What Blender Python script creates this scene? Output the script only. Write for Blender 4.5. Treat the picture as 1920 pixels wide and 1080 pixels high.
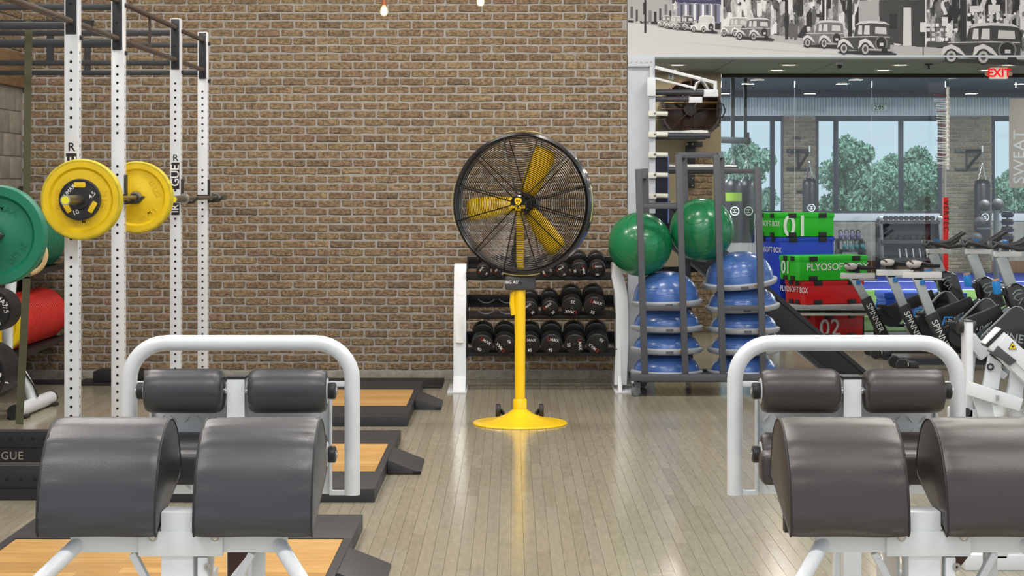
import bpy, bmesh, math, random
from mathutils import Vector, Matrix, Euler
random.seed(7)
for o in list(bpy.data.objects): bpy.data.objects.remove(o, do_unlink=True)
SC = bpy.context.scene
COL = SC.collection
PI = math.pi
# ---------------------------------------------------------------- camera
F, CX, HY, CZ = 3500.0, 960.0, 345.0, 1.72       # focal length in px, vanishing point, eye height
cam_data = bpy.data.cameras.new('camera')
cam_data.sensor_width = 36.0
cam_data.lens = F / 1920 * 36.0
cam_data.shift_y = -(540 - HY) / 1920
cam_data.clip_end = 400
cam = bpy.data.objects.new('camera', cam_data)
COL.objects.link(cam)
cam.location = (0, 0, CZ)
cam.rotation_euler = (PI / 2, 0, 0)
SC.camera = cam
# ---------------------------------------------------------------- world, exposure, hall lights
world = bpy.data.worlds.new('world'); SC.world = world
world.use_nodes = True
bg = world.node_tree.nodes['Background']
bg.inputs[0].default_value = (0.90, 0.96, 1.0, 1)
bg.inputs[1].default_value = 0.95
vs = SC.view_settings
vs.view_transform = 'Standard'; vs.look = 'None'; vs.gamma = 1.0
vs.use_curve_mapping = False
vs.exposure = 0.0

def area_light(name, loc, sx, sy, power, color=(1, 1, 1), rot=(0, 0, 0)):
    d = bpy.data.lights.new(name, 'AREA'); d.shape = 'RECTANGLE'
    d.size = sx; d.size_y = sy; d.energy = power; d.color = color
    o = bpy.data.objects.new(name, d); COL.objects.link(o)
    o.location = loc; o.rotation_euler = rot
    return o
WARM = (1.0, 0.955, 0.90)
for ly in (3.2, 6.8, 10.4, 13.6):
    for lx in (-3.0, 0.0, 3.0):
        area_light('hall_ceiling_lamp', (lx, ly, 5.0), 1.5, 0.5, 84, WARM)
for lx in (1.77, 2.96, 4.15, 6.4):
    for ly in (17.4, 19.95, 20.87):
        area_light('aisle_downlight_lamp', (lx, ly, 2.975), 0.15, 0.15, 9, (1.0, 0.93, 0.84))
for lx, ly, pw_l in ((2.0, 29.0, 330), (2.0, 33.0, 330), (8.6, 25.5, 260), (8.6, 31.0, 420), (11.5, 28.0, 420)):
    area_light('studio_fill_light', (lx, ly, 3.48), 2.0, 2.0, pw_l, (0.93, 0.97, 1.0))  # added fill lights that brighten the studio, kept out of sight
sun = bpy.data.lights.new('sun', 'SUN'); sun.energy = 4.5; sun.angle = 0.02; sun.color = (1.0, 0.96, 0.9)
sun_o = bpy.data.objects.new('sun', sun); COL.objects.link(sun_o); sun_o.location = (0, -10, 20); sun_o.rotation_euler = (math.radians(34), 0, math.radians(4))

# ---------------------------------------------------------------- helpers
def S(px, py, Y):
    """point at depth Y seen at photo pixel (px, py)"""
    return Vector(((px - CX) / F * Y, Y, CZ - (py - HY) / F * Y))
def SX(px, Y): return (px - CX) / F * Y
def SZ(py, Y): return CZ - (py - HY) / F * Y
def lin(c):
    out = []
    for v in c[:3]:
        v = v / 255.0
        out.append(v / 12.92 if v <= 0.04045 else ((v + 0.055) / 1.055) ** 2.4)
    return out
MATS = {}
def mat(name, rgb, rough=0.5, metal=0.0, var=0.0, vscale=6.0, bump=0.0, bscale=60.0, coat=0.0,
        stretch=None, tone=None, emit=None, estr=0.0, spec=None, bdist=0.01, vr=0.2):
    if name in MATS: return MATS[name]
    m = bpy.data.materials.new(name); m.use_nodes = True
    nt = m.node_tree; N = nt.nodes; L = nt.links
    p = N['Principled BSDF']
    c = lin(rgb)
    p.inputs['Base Color'].default_value = (*c, 1)
    p.inputs['Roughness'].default_value = rough
    p.inputs['Metallic'].default_value = metal
    if coat: p.inputs['Coat Weight'].default_value = coat; p.inputs['Coat Roughness'].default_value = 0.12
    if spec is not None: p.inputs['Specular IOR Level'].default_value = spec
    if emit: p.inputs['Emission Color'].default_value = (*lin(emit), 1); p.inputs['Emission Strength'].default_value = estr
    geo = N.new('ShaderNodeNewGeometry')
    vec = geo.outputs['Position']
    if stretch:
        mp = N.new('ShaderNodeMapping'); mp.inputs['Scale'].default_value = stretch
        L.new(vec, mp.inputs['Vector']); vec = mp.outputs['Vector']
    if var or tone:
        nz = N.new('ShaderNodeTexNoise'); nz.inputs['Scale'].default_value = vscale
        nz.inputs['Detail'].default_value = 5; nz.inputs['Roughness'].default_value = 0.65
        L.new(vec, nz.inputs['Vector'])
        rp = N.new('ShaderNodeMapRange'); rp.inputs['From Min'].default_value = 0.5 - vr; rp.inputs['From Max'].default_value = 0.5 + vr
        rp.inputs['To Min'].default_value = 1 - var; rp.inputs['To Max'].default_value = 1 + var
        L.new(nz.outputs['Fac'], rp.inputs['Value'])
        ml = N.new('ShaderNodeMix'); ml.data_type = 'RGBA'; ml.blend_type = 'MULTIPLY'
        ml.inputs['Factor'].default_value = 1.0
        ml.inputs[6].default_value = (*c, 1)
        if tone:
            at = N.new('ShaderNodeAttribute'); at.attribute_name = 'tone'
            cr = N.new('ShaderNodeValToRGB'); e = cr.color_ramp.elements
            for i, col in enumerate(tone):
                t = i / (len(tone) - 1)
                if i == 0: el = e[0]; el.position = 0
                elif i == len(tone) - 1: el = e[-1]; el.position = 1
                else: el = e.new(t)
                el.color = (*lin(col), 1)
            L.new(at.outputs['Fac'], cr.inputs['Fac']); L.new(cr.outputs['Color'], ml.inputs[6])
        cb = N.new('ShaderNodeCombineColor')
        for k in range(3): L.new(rp.outputs['Result'], cb.inputs[k])
        L.new(cb.outputs['Color'], ml.inputs[7])
        L.new(ml.outputs[2], p.inputs['Base Color'])
    if bump:
        nb = N.new('ShaderNodeTexNoise'); nb.inputs['Scale'].default_value = bscale; nb.inputs['Detail'].default_value = 4
        L.new(vec, nb.inputs['Vector'])
        bp = N.new('ShaderNodeBump'); bp.inputs['Strength'].default_value = bump; bp.inputs['Distance'].default_value = bdist
        L.new(nb.outputs['Fac'], bp.inputs['Height']); L.new(bp.outputs['Normal'], p.inputs['Normal'])
    MATS[name] = m
    return m
def glass_mat(name, rgb, alpha=0.9, refl=0.06):
    """thin pane: mostly clear, tinted, with a mirror coat that grows at grazing angles"""
    if name in MATS: return MATS[name]
    m = bpy.data.materials.new(name); m.use_nodes = True
    nt = m.node_tree; N = nt.nodes; L = nt.links
    N.remove(N['Principled BSDF'])
    out = N['Material Output']
    tr = N.new('ShaderNodeBsdfTransparent'); tr.inputs[0].default_value = (*[v * alpha for v in lin(rgb)], 1)
    gl = N.new('ShaderNodeBsdfGlossy'); gl.inputs['Roughness'].default_value = 0.0
    fr = N.new('ShaderNodeFresnel'); fr.inputs[0].default_value = 1.35
    ad = N.new('ShaderNodeMath'); ad.operation = 'ADD'; ad.inputs[1].default_value = refl
    L.new(fr.outputs[0], ad.inputs[0])
    mx = N.new('ShaderNodeMixShader')
    L.new(ad.outputs[0], mx.inputs[0]); L.new(tr.outputs[0], mx.inputs[1]); L.new(gl.outputs[0], mx.inputs[2])
    L.new(mx.outputs[0], out.inputs[0])
    MATS[name] = m
    return m

class MB:
    """collects shapes in one bmesh and links them as ONE mesh object"""
    def __init__(self): self.bm = bmesh.new()
    def _add(self, verts, faces, M=None):
        vs_ = [self.bm.verts.new((M @ Vector(v)) if M else v) for v in verts]
        out = []
        for f in faces:
            try: out.append(self.bm.faces.new([vs_[i] for i in f]))
            except ValueError: pass
        return vs_, out
    def box(self, x0, x1, y0, y1, z0, z1, M=None):
        v = [(x0,y0,z0),(x1,y0,z0),(x1,y1,z0),(x0,y1,z0),(x0,y0,z1),(x1,y0,z1),(x1,y1,z1),(x0,y1,z1)]
        f = [(3,2,1,0),(4,5,6,7),(0,1,5,4),(1,2,6,5),(2,3,7,6),(3,0,4,7)]
        self._add(v, f, M); return self
    def bar(self, p0, p1, w, h, up=(0, 0, 1)):
        """rectangular beam from p0 to p1, w across, h along up"""
        p0 = Vector(p0); p1 = Vector(p1); d = (p1 - p0); L = d.length; d.normalize()
        up = Vector(up)
        if abs(d.dot(up)) > 0.98: up = Vector((0, 1, 0)) if abs(d.y) < 0.9 else Vector((1, 0, 0))
        s = d.cross(up).normalized(); u = s.cross(d).normalized()
        M = Matrix((( s.x, d.x, u.x, p0.x), (s.y, d.y, u.y, p0.y), (s.z, d.z, u.z, p0.z), (0, 0, 0, 1)))
        return self.box(-w/2, w/2, 0, L, -h/2, h/2, M)
    def tube(self, pts, r, seg=10, closed=False, caps=True):
        pts = [Vector(p) for p in pts]; n = len(pts)
        rr = r if isinstance(r, (list, tuple)) else [r] * n
        tang = []
        for i in range(n):
            a = pts[i-1] if (i > 0 or closed) else pts[i]
            b = pts[(i+1) % n] if (i < n-1 or closed) else pts[i]
            tang.append((b - a).normalized())
        ref = Vector((0, 0, 1)) if abs(tang[0].z) < 0.9 else Vector((1, 0, 0))
        nrm = (ref - tang[0] * ref.dot(tang[0])).normalized()
        rings = []
        for i in range(n):
            t = tang[i]
            nrm = (nrm - t * nrm.dot(t)).normalized()
            b = t.cross(nrm)
            rings.append([self.bm.verts.new(pts[i] + (nrm * math.cos(2*PI*k/seg) + b * math.sin(2*PI*k/seg)) * rr[i]) for k in range(seg)])
        m = n if closed else n - 1
        for i in range(m):
            A, B = rings[i], rings[(i+1) % n]
            for k in range(seg):
                self.bm.faces.new((A[k], A[(k+1) % seg], B[(k+1) % seg], B[k]))
        if caps and not closed:
            self.bm.faces.new(list(reversed(rings[0]))); self.bm.faces.new(rings[-1])
        return self
    def cyl(self, p0, p1, r, seg=20): return self.tube([p0, p1], r, seg)
    def lathe(self, prof, seg=32, M=None, arc=2*PI):
        """profile (r, h) revolved about local Z"""
        full = abs(arc - 2*PI) < 1e-6
        rings = []
        for (r, h) in prof:
            if r < 1e-6:
                v = Vector((0, 0, h)); rings.append([self.bm.verts.new(M @ v if M else v)])
            else:
                ring = []
                for k in range(seg if full else seg + 1):
                    a = arc * k / seg
                    v = Vector((r*math.cos(a), r*math.sin(a), h)); ring.append(self.bm.verts.new(M @ v if M else v))
                rings.append(ring)
        for A, B in zip(rings, rings[1:]):
            n = max(len(A), len(B)); m = n if full else n - 1
            for k in range(m):
                k2 = (k+1) % n
                if len(A) == 1 and len(B) == 1: continue
                if len(A) == 1: f = (A[0], B[k2], B[k])
                elif len(B) == 1: f = (A[k], A[k2], B[0])
                else: f = (A[k], A[k2], B[k2], B[k])
                try: self.bm.faces.new(f)
                except ValueError: pass
        return self
    def prism(self, poly, axis, a, b, M=None):
        """2D polygon extruded along axis from a to b; axis 'x': (y,z), 'y': (x,z), 'z': (x,y)"""
        def mk(p, t):
            if axis == 'x': return (t, p[0], p[1])
            if axis == 'y': return (p[0], t, p[1])
            return (p[0], p[1], t)
        n = len(poly)
        v = [mk(p, a) for p in poly] + [mk(p, b) for p in poly]
        f = [tuple(range(n-1, -1, -1)), tuple(range(n, 2*n))] + [(i, (i+1) % n, n+(i+1) % n, n+i) for i in range(n)]
        self._add(v, f, M); return self
    def sphere(self, c, r, u=24, v=14, M=None, sc=(1, 1, 1)):
        prof = [(math.sin(PI*i/v)*r, -math.cos(PI*i/v)*r) for i in range(v+1)]
        MM = Matrix.Translation(c) @ Matrix.Diagonal((*sc, 1))
        return self.lathe(prof, u, (M @ MM) if M else MM)
    def build(self, name, material, parent=None, world=True, bevel=0.0, smooth=True, seg=2, tone=None, angle=38):
        bm = self.bm
        bmesh.ops.recalc_face_normals(bm, faces=bm.faces[:])
        if bevel:
            es = [e for e in bm.edges if len(e.link_faces) == 2 and e.calc_face_angle(0) > 0.5]
            bmesh.ops.bevel(bm, geom=es, offset=bevel, offset_type='OFFSET', segments=seg, profile=0.6, affect='EDGES', clamp_overlap=True)
        if smooth:
            for f in bm.faces: f.smooth = True
            lim = math.radians(angle)
            for e in bm.edges:
                if len(e.link_faces) == 2 and e.calc_face_angle(0) > lim: e.smooth = False
        me = bpy.data.meshes.new(name)
        bm.to_mesh(me); bm.free()
        if world and parent is not None:
            r = parent
            off = Vector((0, 0, 0))
            while r is not None: off += r.location; r = r.parent
            if off.length > 0: me.transform(Matrix.Translation(-off))
        if tone is not None:
            at = me.attributes.new('tone', 'FLOAT', 'POINT')
            for d in at.data: d.value = tone
        me.materials.append(material)
        o = bpy.data.objects.new(name, me); COL.objects.link(o)
        o.parent = parent
        return o
def tag(o, label, cat, group=None):
    o['label'] = label; o['category'] = cat
    if group: o['group'] = group
    return o
def thing(name, label, cat, loc=(0, 0, 0), group=None, rotz=0.0):
    o = bpy.data.objects.new(name, None); COL.objects.link(o)
    o.empty_display_size = 0.1
    o.location = loc; o.rotation_euler = (0, 0, rotz)
    return tag(o, label, cat, group)
def struct(o): o['kind'] = 'structure'; return o
def stuff(o): o['kind'] = 'stuff'; return o
def copy_tree(o, parent=None):
    c = o.copy(); COL.objects.link(c)
    if parent is not None: c.parent = parent
    for ch in list(o.children): copy_tree(ch, c)
    return c
def lettering(s, size, material, parent, M, name='lettering', bold=0.0, extrude=0.0, spacing=1.0, world=True):
    """flat text mesh; M maps local text plane (x right, y up) into the scene"""
    cu = bpy.data.curves.new('t', 'FONT'); cu.body = s; cu.size = size
    cu.align_x = 'CENTER'; cu.align_y = 'CENTER'; cu.offset = bold * size; cu.extrude = extrude; cu.space_character = spacing
    cu.resolution_u = 3
    t = bpy.data.objects.new('t', cu); COL.objects.link(t)
    dg = bpy.context.evaluated_depsgraph_get()
    me = bpy.data.meshes.new_from_object(t.evaluated_get(dg))
    bpy.data.objects.remove(t, do_unlink=True); bpy.data.curves.remove(cu)
    me.transform(M)
    if world and parent is not None:
        off = Vector((0, 0, 0)); r = parent
        while r is not None: off += r.location; r = r.parent
        me.transform(Matrix.Translation(-off))
    me.materials.clear(); me.materials.append(material)
    o = bpy.data.objects.new(name, me); COL.objects.link(o); o.parent = parent
    return o
def face_front(loc, roll=0.0, yaw=0.0):
    """text plane facing the -Y side"""
    return Matrix.Translation(loc) @ Matrix.Rotation(yaw, 4, 'Z') @ Matrix.Rotation(PI/2, 4, 'X') @ Matrix.Rotation(roll, 4, 'Z')
def axis_y(loc): return Matrix.Translation(loc) @ Matrix.Rotation(PI/2, 4, 'X')      # local +Z -> -Y
def axis_x(loc): return Matrix.Translation(loc) @ Matrix.Rotation(PI/2, 4, 'Y')      # local +Z -> +X

# ---------------------------------------------------------------- materials
m_mortar = mat('mortar', (158, 154, 149), 0.9, var=0.12, vscale=25, bump=0.4, bscale=90)
BRICKT = [(112, 95, 76), (127, 108, 84), (134, 115, 88), (130, 111, 85), (128, 105, 85), (142, 123, 95)]
m_brick = mat('brick_clay', (140, 112, 80), 0.85, var=0.5, vscale=30, vr=0.13, bump=1.0, bscale=60, tone=BRICKT, stretch=(1, 1, 1.3))
m_plank = mat('floor_oak_grey', (150, 140, 122), 0.16, var=0.13, vscale=7.0, stretch=(7, 1.0, 7), spec=0.5,
              tone=[(140, 133, 116), (147, 140, 122), (151, 145, 128), (144, 138, 123), (153, 146, 126)])
m_gap = mat('floor_joint', (116, 109, 95), 0.4)
m_white = mat('white_powder_coat', (216, 220, 225), 0.32, coat=0.2)
m_white_dull = mat('white_steel_paint', (192, 199, 208), 0.42)
m_black = mat('black_steel', (30, 30, 33), 0.42)
m_black_gloss = mat('black_gloss', (12, 12, 14), 0.14, coat=0.5)
m_rubber = mat('black_rubber', (26, 26, 28), 0.55, var=0.1, vscale=30)
m_dark_grey = mat('dark_grey_steel', (78, 79, 86), 0.42)
m_steel = mat('brushed_steel', (180, 180, 178), 0.28, metal=1.0)
m_chrome = mat('chrome', (215, 217, 220), 0.12, metal=1.0)
m_bar_steel = mat('bar_steel', (128, 122, 112), 0.34, metal=0.9)
m_yellow = mat('yellow_paint', (255, 208, 0), 0.32, coat=0.3)
m_print_white = mat('white_print', (235, 235, 235), 0.6)
m_print_black = mat('black_print', (24, 24, 26), 0.6)
# ================================================================ SETTING
YW = 16.4                       # brick wall face
X_L, X_R = -4.30, SX(1176.5, 16.4)
YG = 21.7                       # glass wall
YF = 36.0                       # far window wall
ZC2 = 3.0                       # aisle ceiling
# ---- floor
floor = MB().box(-6, 14, -2, YG, -0.12, -0.004).build('floor', m_gap, None, smooth=False); struct(floor)
def plank_mesh(bm, x0, x1, y0, y1, layer, tone):
    c = 0.0006; dz = random.uniform(-0.0002, 0.0002)
    v = [bm.verts.new(p) for p in ((x0, y0, -0.004), (x1, y0, -0.004), (x1, y1, -0.004), (x0, y1, -0.004),
         (x0+c, y0+c, dz), (x1-c, y0+c, dz), (x1-c, y1-c, dz), (x0+c, y1-c, dz))]
    for q in v: q[layer] = tone
    for f in ((4, 5, 6, 7), (0, 1, 5, 4), (1, 2, 6, 5), (2, 3, 7, 6), (3, 0, 4, 7)): bm.faces.new([v[i] for i in f])
planks = []
pw = 0.0605
x = -4.3
while x < 6.6:
    y = 4.2 - random.random() * 1.2
    while y < YG:
        L = random.choice((0.55, 0.8, 1.0, 1.25, 1.5)) * random.uniform(0.9, 1.1)
        planks.append((x + 0.0003, x + pw - 0.0003, y + 0.0003, min(y + L, YG) - 0.0003, random.random()))
        y += L
    x += pw
def plank_rank(p):
    cx = (p[0]+p[1])/2; cy = (p[2]+p[3])/2
    px = CX + cx/cy*F; py = HY + CZ/cy*F
    vis = 700 + (1080-py)*-0.1 < px < 1430 and py < 1100 and py > 640
    return (0 if vis else 1, cy)
planks.sort(key=plank_rank)
def plank_obj(ps, name):
    bm = bmesh.new(); ly = bm.verts.layers.float.new('tone')
    for p in ps: plank_mesh(bm, p[0], p[1], p[2], p[3], ly, p[4])
    me = bpy.data.meshes.new(name); bm.to_mesh(me); bm.free(); me.materials.append(m_plank)
    o = bpy.data.objects.new(name, me); COL.objects.link(o); o.parent = floor
    return o
for p in planks[:300]: plank_obj([p], 'plank')
stuff(plank_obj(planks[300:], 'plank_rows'))

# ---- bricks
def brick_geo(bm, ly, c, sx, sz, depth, tone, R, M=None):
    """brick with a chipped, chamfered face; c is the centre on the wall, face towards -Y"""
    def j(a): return R.uniform(-a, a)
    hx, hz = sx/2, sz/2; ch = 0.005
    pr = R.uniform(-0.0025, 0.003)
    q = 0.007
    co = [(-hx + q, -hz), (-hx*.33, -hz), (hx*.33, -hz), (hx - q, -hz), (hx, -hz + q), (hx, hz - q), (hx - q, hz), (hx*.33, hz), (-hx*.33, hz), (-hx + q, hz), (-hx, hz - q), (-hx, -hz + q)]
    co = [(a + j(0.004), b + j(0.0036)) for a, b in co]; nc = len(co)
    back = [Vector((c[0]+a, c[1]+depth, c[2]+b)) for a, b in co]
    mid = [Vector((c[0]+a, c[1]+pr+0.006, c[2]+b)) for a, b in co]
    fr = [Vector((c[0]+a*(1-ch/hx)+j(0.001), c[1]+pr+j(0.0015), c[2]+b*(1-ch/hz)+j(0.001))) for a, b in co]
    vs_ = [bm.verts.new(M @ p if M else p) for p in back + mid + fr]
    for q in vs_: q[ly] = tone
    for k in range(nc):
        k2 = (k+1) % nc
        bm.faces.new((vs_[k], vs_[k2], vs_[nc+k2], vs_[nc+k])); bm.faces.new((vs_[nc+k], vs_[nc+k2], vs_[2*nc+k2], vs_[2*nc+k]))
    bm.faces.new(vs_[2*nc:])
def brick_layout(x0, x1, z0, z1, mx=0.2065, mz=0.0714, joint=0.0145, phase=0.0):
    out = []; row = 0; z = z0
    while z + mz*0.6 < z1:
        x = x0 - (mx/2 if row % 2 else 0) - phase + random.uniform(-0.012, 0.012)
        while x < x1:
            a = max(x + joint/2, x0); b = min(x + mx - joint/2, x1)
            if b - a > 0.03: out.append(((a+b)/2, z + mz/2, b-a, mz - joint))
            x += mx
        z += mz; row += 1
    return out
def bricks_joined(name, parent, items, y, depth=0.03, M=None, material=None):
    R = random.Random(len(items)); bm = bmesh.new(); ly = bm.verts.layers.float.new('tone')
    for (cx, cz, sx, sz) in items: brick_geo(bm, ly, (cx, y, cz), sx, sz, depth, R.random(), R, M)
    bmesh.ops.recalc_face_normals(bm, faces=bm.faces[:])
    me = bpy.data.meshes.new(name); bm.to_mesh(me); bm.free(); me.materials.append(material or m_brick)
    o = bpy.data.objects.new(name, me); COL.objects.link(o); o.parent = parent
    return stuff(o)
wall_back = MB().box(X_L - 0.2, X_R - 0.004, YW + 0.007, YW + 0.30, 0, 5.2).build('wall_back', m_mortar, None, smooth=False); struct(wall_back)
items = brick_layout(X_L, X_R, 0.012, 3.95)
def brick_rank(it):
    px = CX + it[0]/YW*F; py = HY - (it[1]-CZ)/YW*F
    bad = 0 if (395 < px < 850 and 0 < py < 690) or (850 < px < 1176 and 0 < py < 235) else 1
    return (bad, abs(px - 640) + 0.6*abs(py - 330))
items.sort(key=brick_rank)
variants = []
for k in range(16):
    R = random.Random(100 + k); bm = bmesh.new(); ly = bm.verts.layers.float.new('tone')
    brick_geo(bm, ly, (0, 0, 0), 0.192, 0.0569, 0.03, (k + 0.5)/16, R)
    bmesh.ops.recalc_face_normals(bm, faces=bm.faces[:])
    me = bpy.data.meshes.new('brick'); bm.to_mesh(me); bm.free(); me.materials.append(m_brick); variants.append(me)
single = [it for it in items if it[2] > 0.185][:300]
for it in single:
    o = bpy.data.objects.new('brick', random.choice(variants)); COL.objects.link(o)
    o.parent = wall_back; o.location = (it[0], YW, it[1])
ids = set(id(i) for i in single)
bricks_joined('brick_rows', wall_back, [i for i in items if id(i) not in ids], YW)
m_basestone = mat('wall_base_render', (150, 146, 136), 0.9, var=0.3, vscale=14, bump=0.5, bscale=40)
base = MB().box(X_L, X_R, YW - 0.018, YW + 0.01, 0, 0.075).build('baseboard_back', m_basestone, None, bevel=0.006); struct(base)

# ---- left side wall: block work under a timber lintel, brick above
m_block = mat('concrete_block', (140, 134, 124), 0.9, var=0.25, vscale=5, bump=0.5, bscale=60, tone=[(124, 118, 108), (142, 136, 126), (134, 126, 114)])
m_timber = mat('lintel_timber', (120, 96, 66), 0.7, var=0.35, vscale=6, stretch=(8, 1, 8), bump=0.3, bscale=30)
wall_left = MB().box(X_L - 0.25, X_L - 0.012, 4.0, YW + 0.3, 0, 5.2).build('wall_left', m_mortar, None, smooth=False); struct(wall_left)
MLF = Matrix.Translation((X_L, 0, 0)) @ Matrix.Rotation(PI/2, 4, 'Z')      # local -Y face -> +X, local x -> +Y
for r in range(13):
    y = 14.2 + (0.2 if r % 2 else 0.0)
    while y < YW - 0.05:
        a, b = y + 0.005, min(y + 0.395, YW - 0.008)
        if b - a > 0.08 and r*0.196 + 0.19 < 2.56:
            MB().box(X_L - 0.05, X_L + random.uniform(-0.001, 0.003), a, b, r*0.196 + 0.004, r*0.196 + 0.19).build('concrete_block', m_block, wall_left, bevel=0.005, tone=random.random())
        y += 0.4
MB().box(X_L - 0.05, X_L + 0.035, 13.6, YW - 0.01, 2.56, 2.86).build('lintel', m_timber, wall_left, bevel=0.008)
bricks_joined('brick_rows', wall_left, brick_layout(14.2, YW - 0.01, 2.875, 3.95), 0.0, 0.03, MLF)

# ---- hall ceiling, high above the picture
m_ceil = mat('ceiling_paint', (206, 204, 200), 0.8)
ceil = MB().box(X_L - 0.2, 14.2, 1.5, YW + 0.3, 5.2, 5.3).build('ceiling', m_ceil, None, smooth=False); struct(ceil)

# ---- bulkhead over the opening with its white edge trim
Z_BH = SZ(108, YW)
bulk = MB().box(X_R, 14.0, YW, YW + 0.25, Z_BH + 0.02, 5.2).build('wall_bulkhead', m_white_dull, None, smooth=False); struct(bulk)
tr = MB().box(X_R + 0.20, 14.0, YW - 0.02, YW + 0.27, Z_BH, Z_BH + 0.02).build('trim_1', m_white_dull, None, bevel=0.004); struct(tr)

# ---- aisle ceiling with lay-in panels
m_panel = mat('ceiling_panel', (150, 150, 150), 0.75, var=0.05)
ceil2 = MB().box(1.0, 14.0, YW + 0.25, YG + 0.2, ZC2 + 0.012, ZC2 + 0.1).build('ceiling_aisle', mat('ceiling_grid', (96, 96, 97), 0.7), None, smooth=False); struct(ceil2)
ceil2.name = 'ceiling.001'
for i in range(7):
    for j_ in range(5):
        xa = 1.18 + i*1.12; ya = 16.7 + j_*1.0
        if ya + 0.98 > YG + .15: continue
        MB().box(xa, xa + 1.105, ya, ya + 0.985, ZC2, ZC2 + 0.014).build('ceiling_panel', m_panel, ceil2, smooth=False)
m_lamp = mat('lamp_glow', (255, 240, 210), 0.5, emit=(255, 236, 200), estr=7.0)
m_lamp_ring = mat('lamp_trim', (215, 210, 200), 0.4)
for k, xa in enumerate((1.77, 2.96, 4.15, 5.31)):
    for r, ya in enumerate((19.95, 20.87)):
        t = thing('recessed_downlight', 'round recessed downlight in the grey panel ceiling of the aisle', 'light', (xa, ya, ZC2 - 0.012), 'recessed downlights in the aisle ceiling')
        MB().lathe([(0.075, 0.012), (0.1, 0.010), (0.1, 0.0), (0.075, 0.0)], 20).build('trim_ring', m_lamp_ring, t, world=False)
        MB().lathe([(0, 0.004), (0.075, 0.004)], 20).build('lens', m_lamp, t, world=False)

# ---- white riveted steel column at the end of the brick wall
t = thing('steel_column', 'white riveted steel column where the brick wall meets the aisle', 'column', (1.10, YW + 0.1, 0))
xa, xb = X_R + 0.002, SX(1218, YW)
zt = Z_BH + 0.02
MB().box(xa, xb, YW + 0.02, YW + 0.25, 0, zt).build('web', m_white_dull, t)
MB().box(xb, xb + 0.045, YW - 0.02, YW + 0.25, 0, zt).build('flange', m_white_dull, t, bevel=0.003)
MB().box(xa, xb + 0.045, YW - 0.025, YW + 0.02, zt - 0.10, zt).build('head_plate', m_white_dull, t, bevel=0.003)
for k in range(5):
    MB().sphere((xa + 0.03 + k*0.044, YW - 0.026, zt - 0.06), 0.008, 10, 6).build('rivet', m_white_dull, t)
for k in range(16):
    MB().sphere((xb + 0.022, YW - 0.021, zt - 0.2 - k*0.13), 0.007, 10, 6).build('rivet', m_white_dull, t)

# ---- right wall of the main hall is out of the frame; tan pier of the aisle behind the column
m_tan = mat('tan_plaster', (150, 139, 112), 0.8, var=0.05)
pier = MB().box(X_R - 0.1, SX(1352, YG - 0.3), YG - 0.3, YG + 0.15, 0, ZC2 + 0.012).build('wall_pier', m_tan, None, smooth=False); struct(pier)
pz = [i for i in brick_layout(SX(1283, 21.3), SX(1316, 21.3), 0.02, 1.62)]
bricks_joined('brick_rows', pier, brick_layout(SX(1290, 21.38), SX(1336, 21.38), 0.02, 2.1), YG - 0.318)

# ---- glass wall
m_glass = glass_mat('partition_glass', (246, 250, 250), 0.99, 0.02)
m_rail = mat('bronze_rail', (52, 42, 34), 0.4, metal=0.5)
gw = MB().box(SX(1352, YG), 14.0, YG - 0.05, YG + 0.05, ZC2 - 0.045, ZC2 + 0.012).build('window_1', m_rail, None, smooth=False); struct(gw)
edges = [SX(1352, YG), SX(1490, YG), SX(1635, YG), SX(1773, YG), SX(1905, YG), 7.2, 8.6, 10.0, 11.4, 12.8, 14.0]
for a, b in zip(edges, edges[1:]):
    MB().box(a + 0.003, b - 0.003, YG - 0.006, YG + 0.006, 0.0, ZC2 - 0.045).build('pane', m_glass, gw, smooth=False)
# frosted strip with its lettering
m_frost = mat('frosted_film', (186, 186, 184), 0.5)
pa, pb = S(1892, 185, YG - 0.01), S(1925, 352, YG - 0.01)
fr = thing('glass_sign', 'frosted strip on the glass wall with tall vertical SWEAT lettering', 'sign', (pa.x, YG - 0.012, pb.z))
MB().box(pa.x, pb.x + 0.1, YG - 0.0125, YG - 0.0065, pb.z, pa.z).build('film', m_frost, fr, smooth=False)
lettering('SWEAT', 0.19, mat('sign_blue_white', (226, 240, 250), 0.5), fr, face_front((SX(1911, YG), YG - 0.014, SZ(294, YG)), PI/2), bold=0.005, spacing=1.02)
# ================================================================ FAR STUDIO BEHIND THE GLASS
m_conc = mat('concrete_wall', (150, 146, 138), 0.85, var=0.22, vscale=2.2, stretch=(3, 3, 0.5))
m_sill = mat('sill_white', (206, 210, 212), 0.5)
m_frame = mat('window_frame_navy', (38, 42, 54), 0.45)
m_corr = mat('corrugated_white', (214, 219, 221), 0.5)
m_studio_ceil = mat('studio_ceiling_blue_grey', (126, 124, 122), 0.8)
m_pane = glass_mat('tinted_pane', (240, 248, 254), 1.0, 0.0)
ZS0, ZS1, ZW1 = SZ(414, YF), SZ(400, YF), SZ(223, YF)
ZB0, ZB1 = SZ(217, YF), SZ(183, YF)
floor2 = MB().box(-1, 14, YG, YF + 0.2, -0.12, -0.002).build('floor.001', mat('studio_floor', (120, 118, 112), 0.5), None, smooth=False); struct(floor2)
m_turf_g = mat('turf_green', (88, 124, 40), 0.9, var=0.2, vscale=40, bump=0.6, bscale=200)
m_turf_b = mat('turf_blue', (26, 42, 124), 0.9, var=0.2, vscale=40, bump=0.6, bscale=200)
struct(MB().box(1.5, 13, YG + 0.06, 30.1, -0.002, 0.012).build('floor_green_turf', m_turf_g, None, smooth=False))
struct(MB().box(1.5, 13, 30.1, YF - 0.05, -0.002, 0.012).build('floor_blue_turf', m_turf_b, None, smooth=False))
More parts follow.
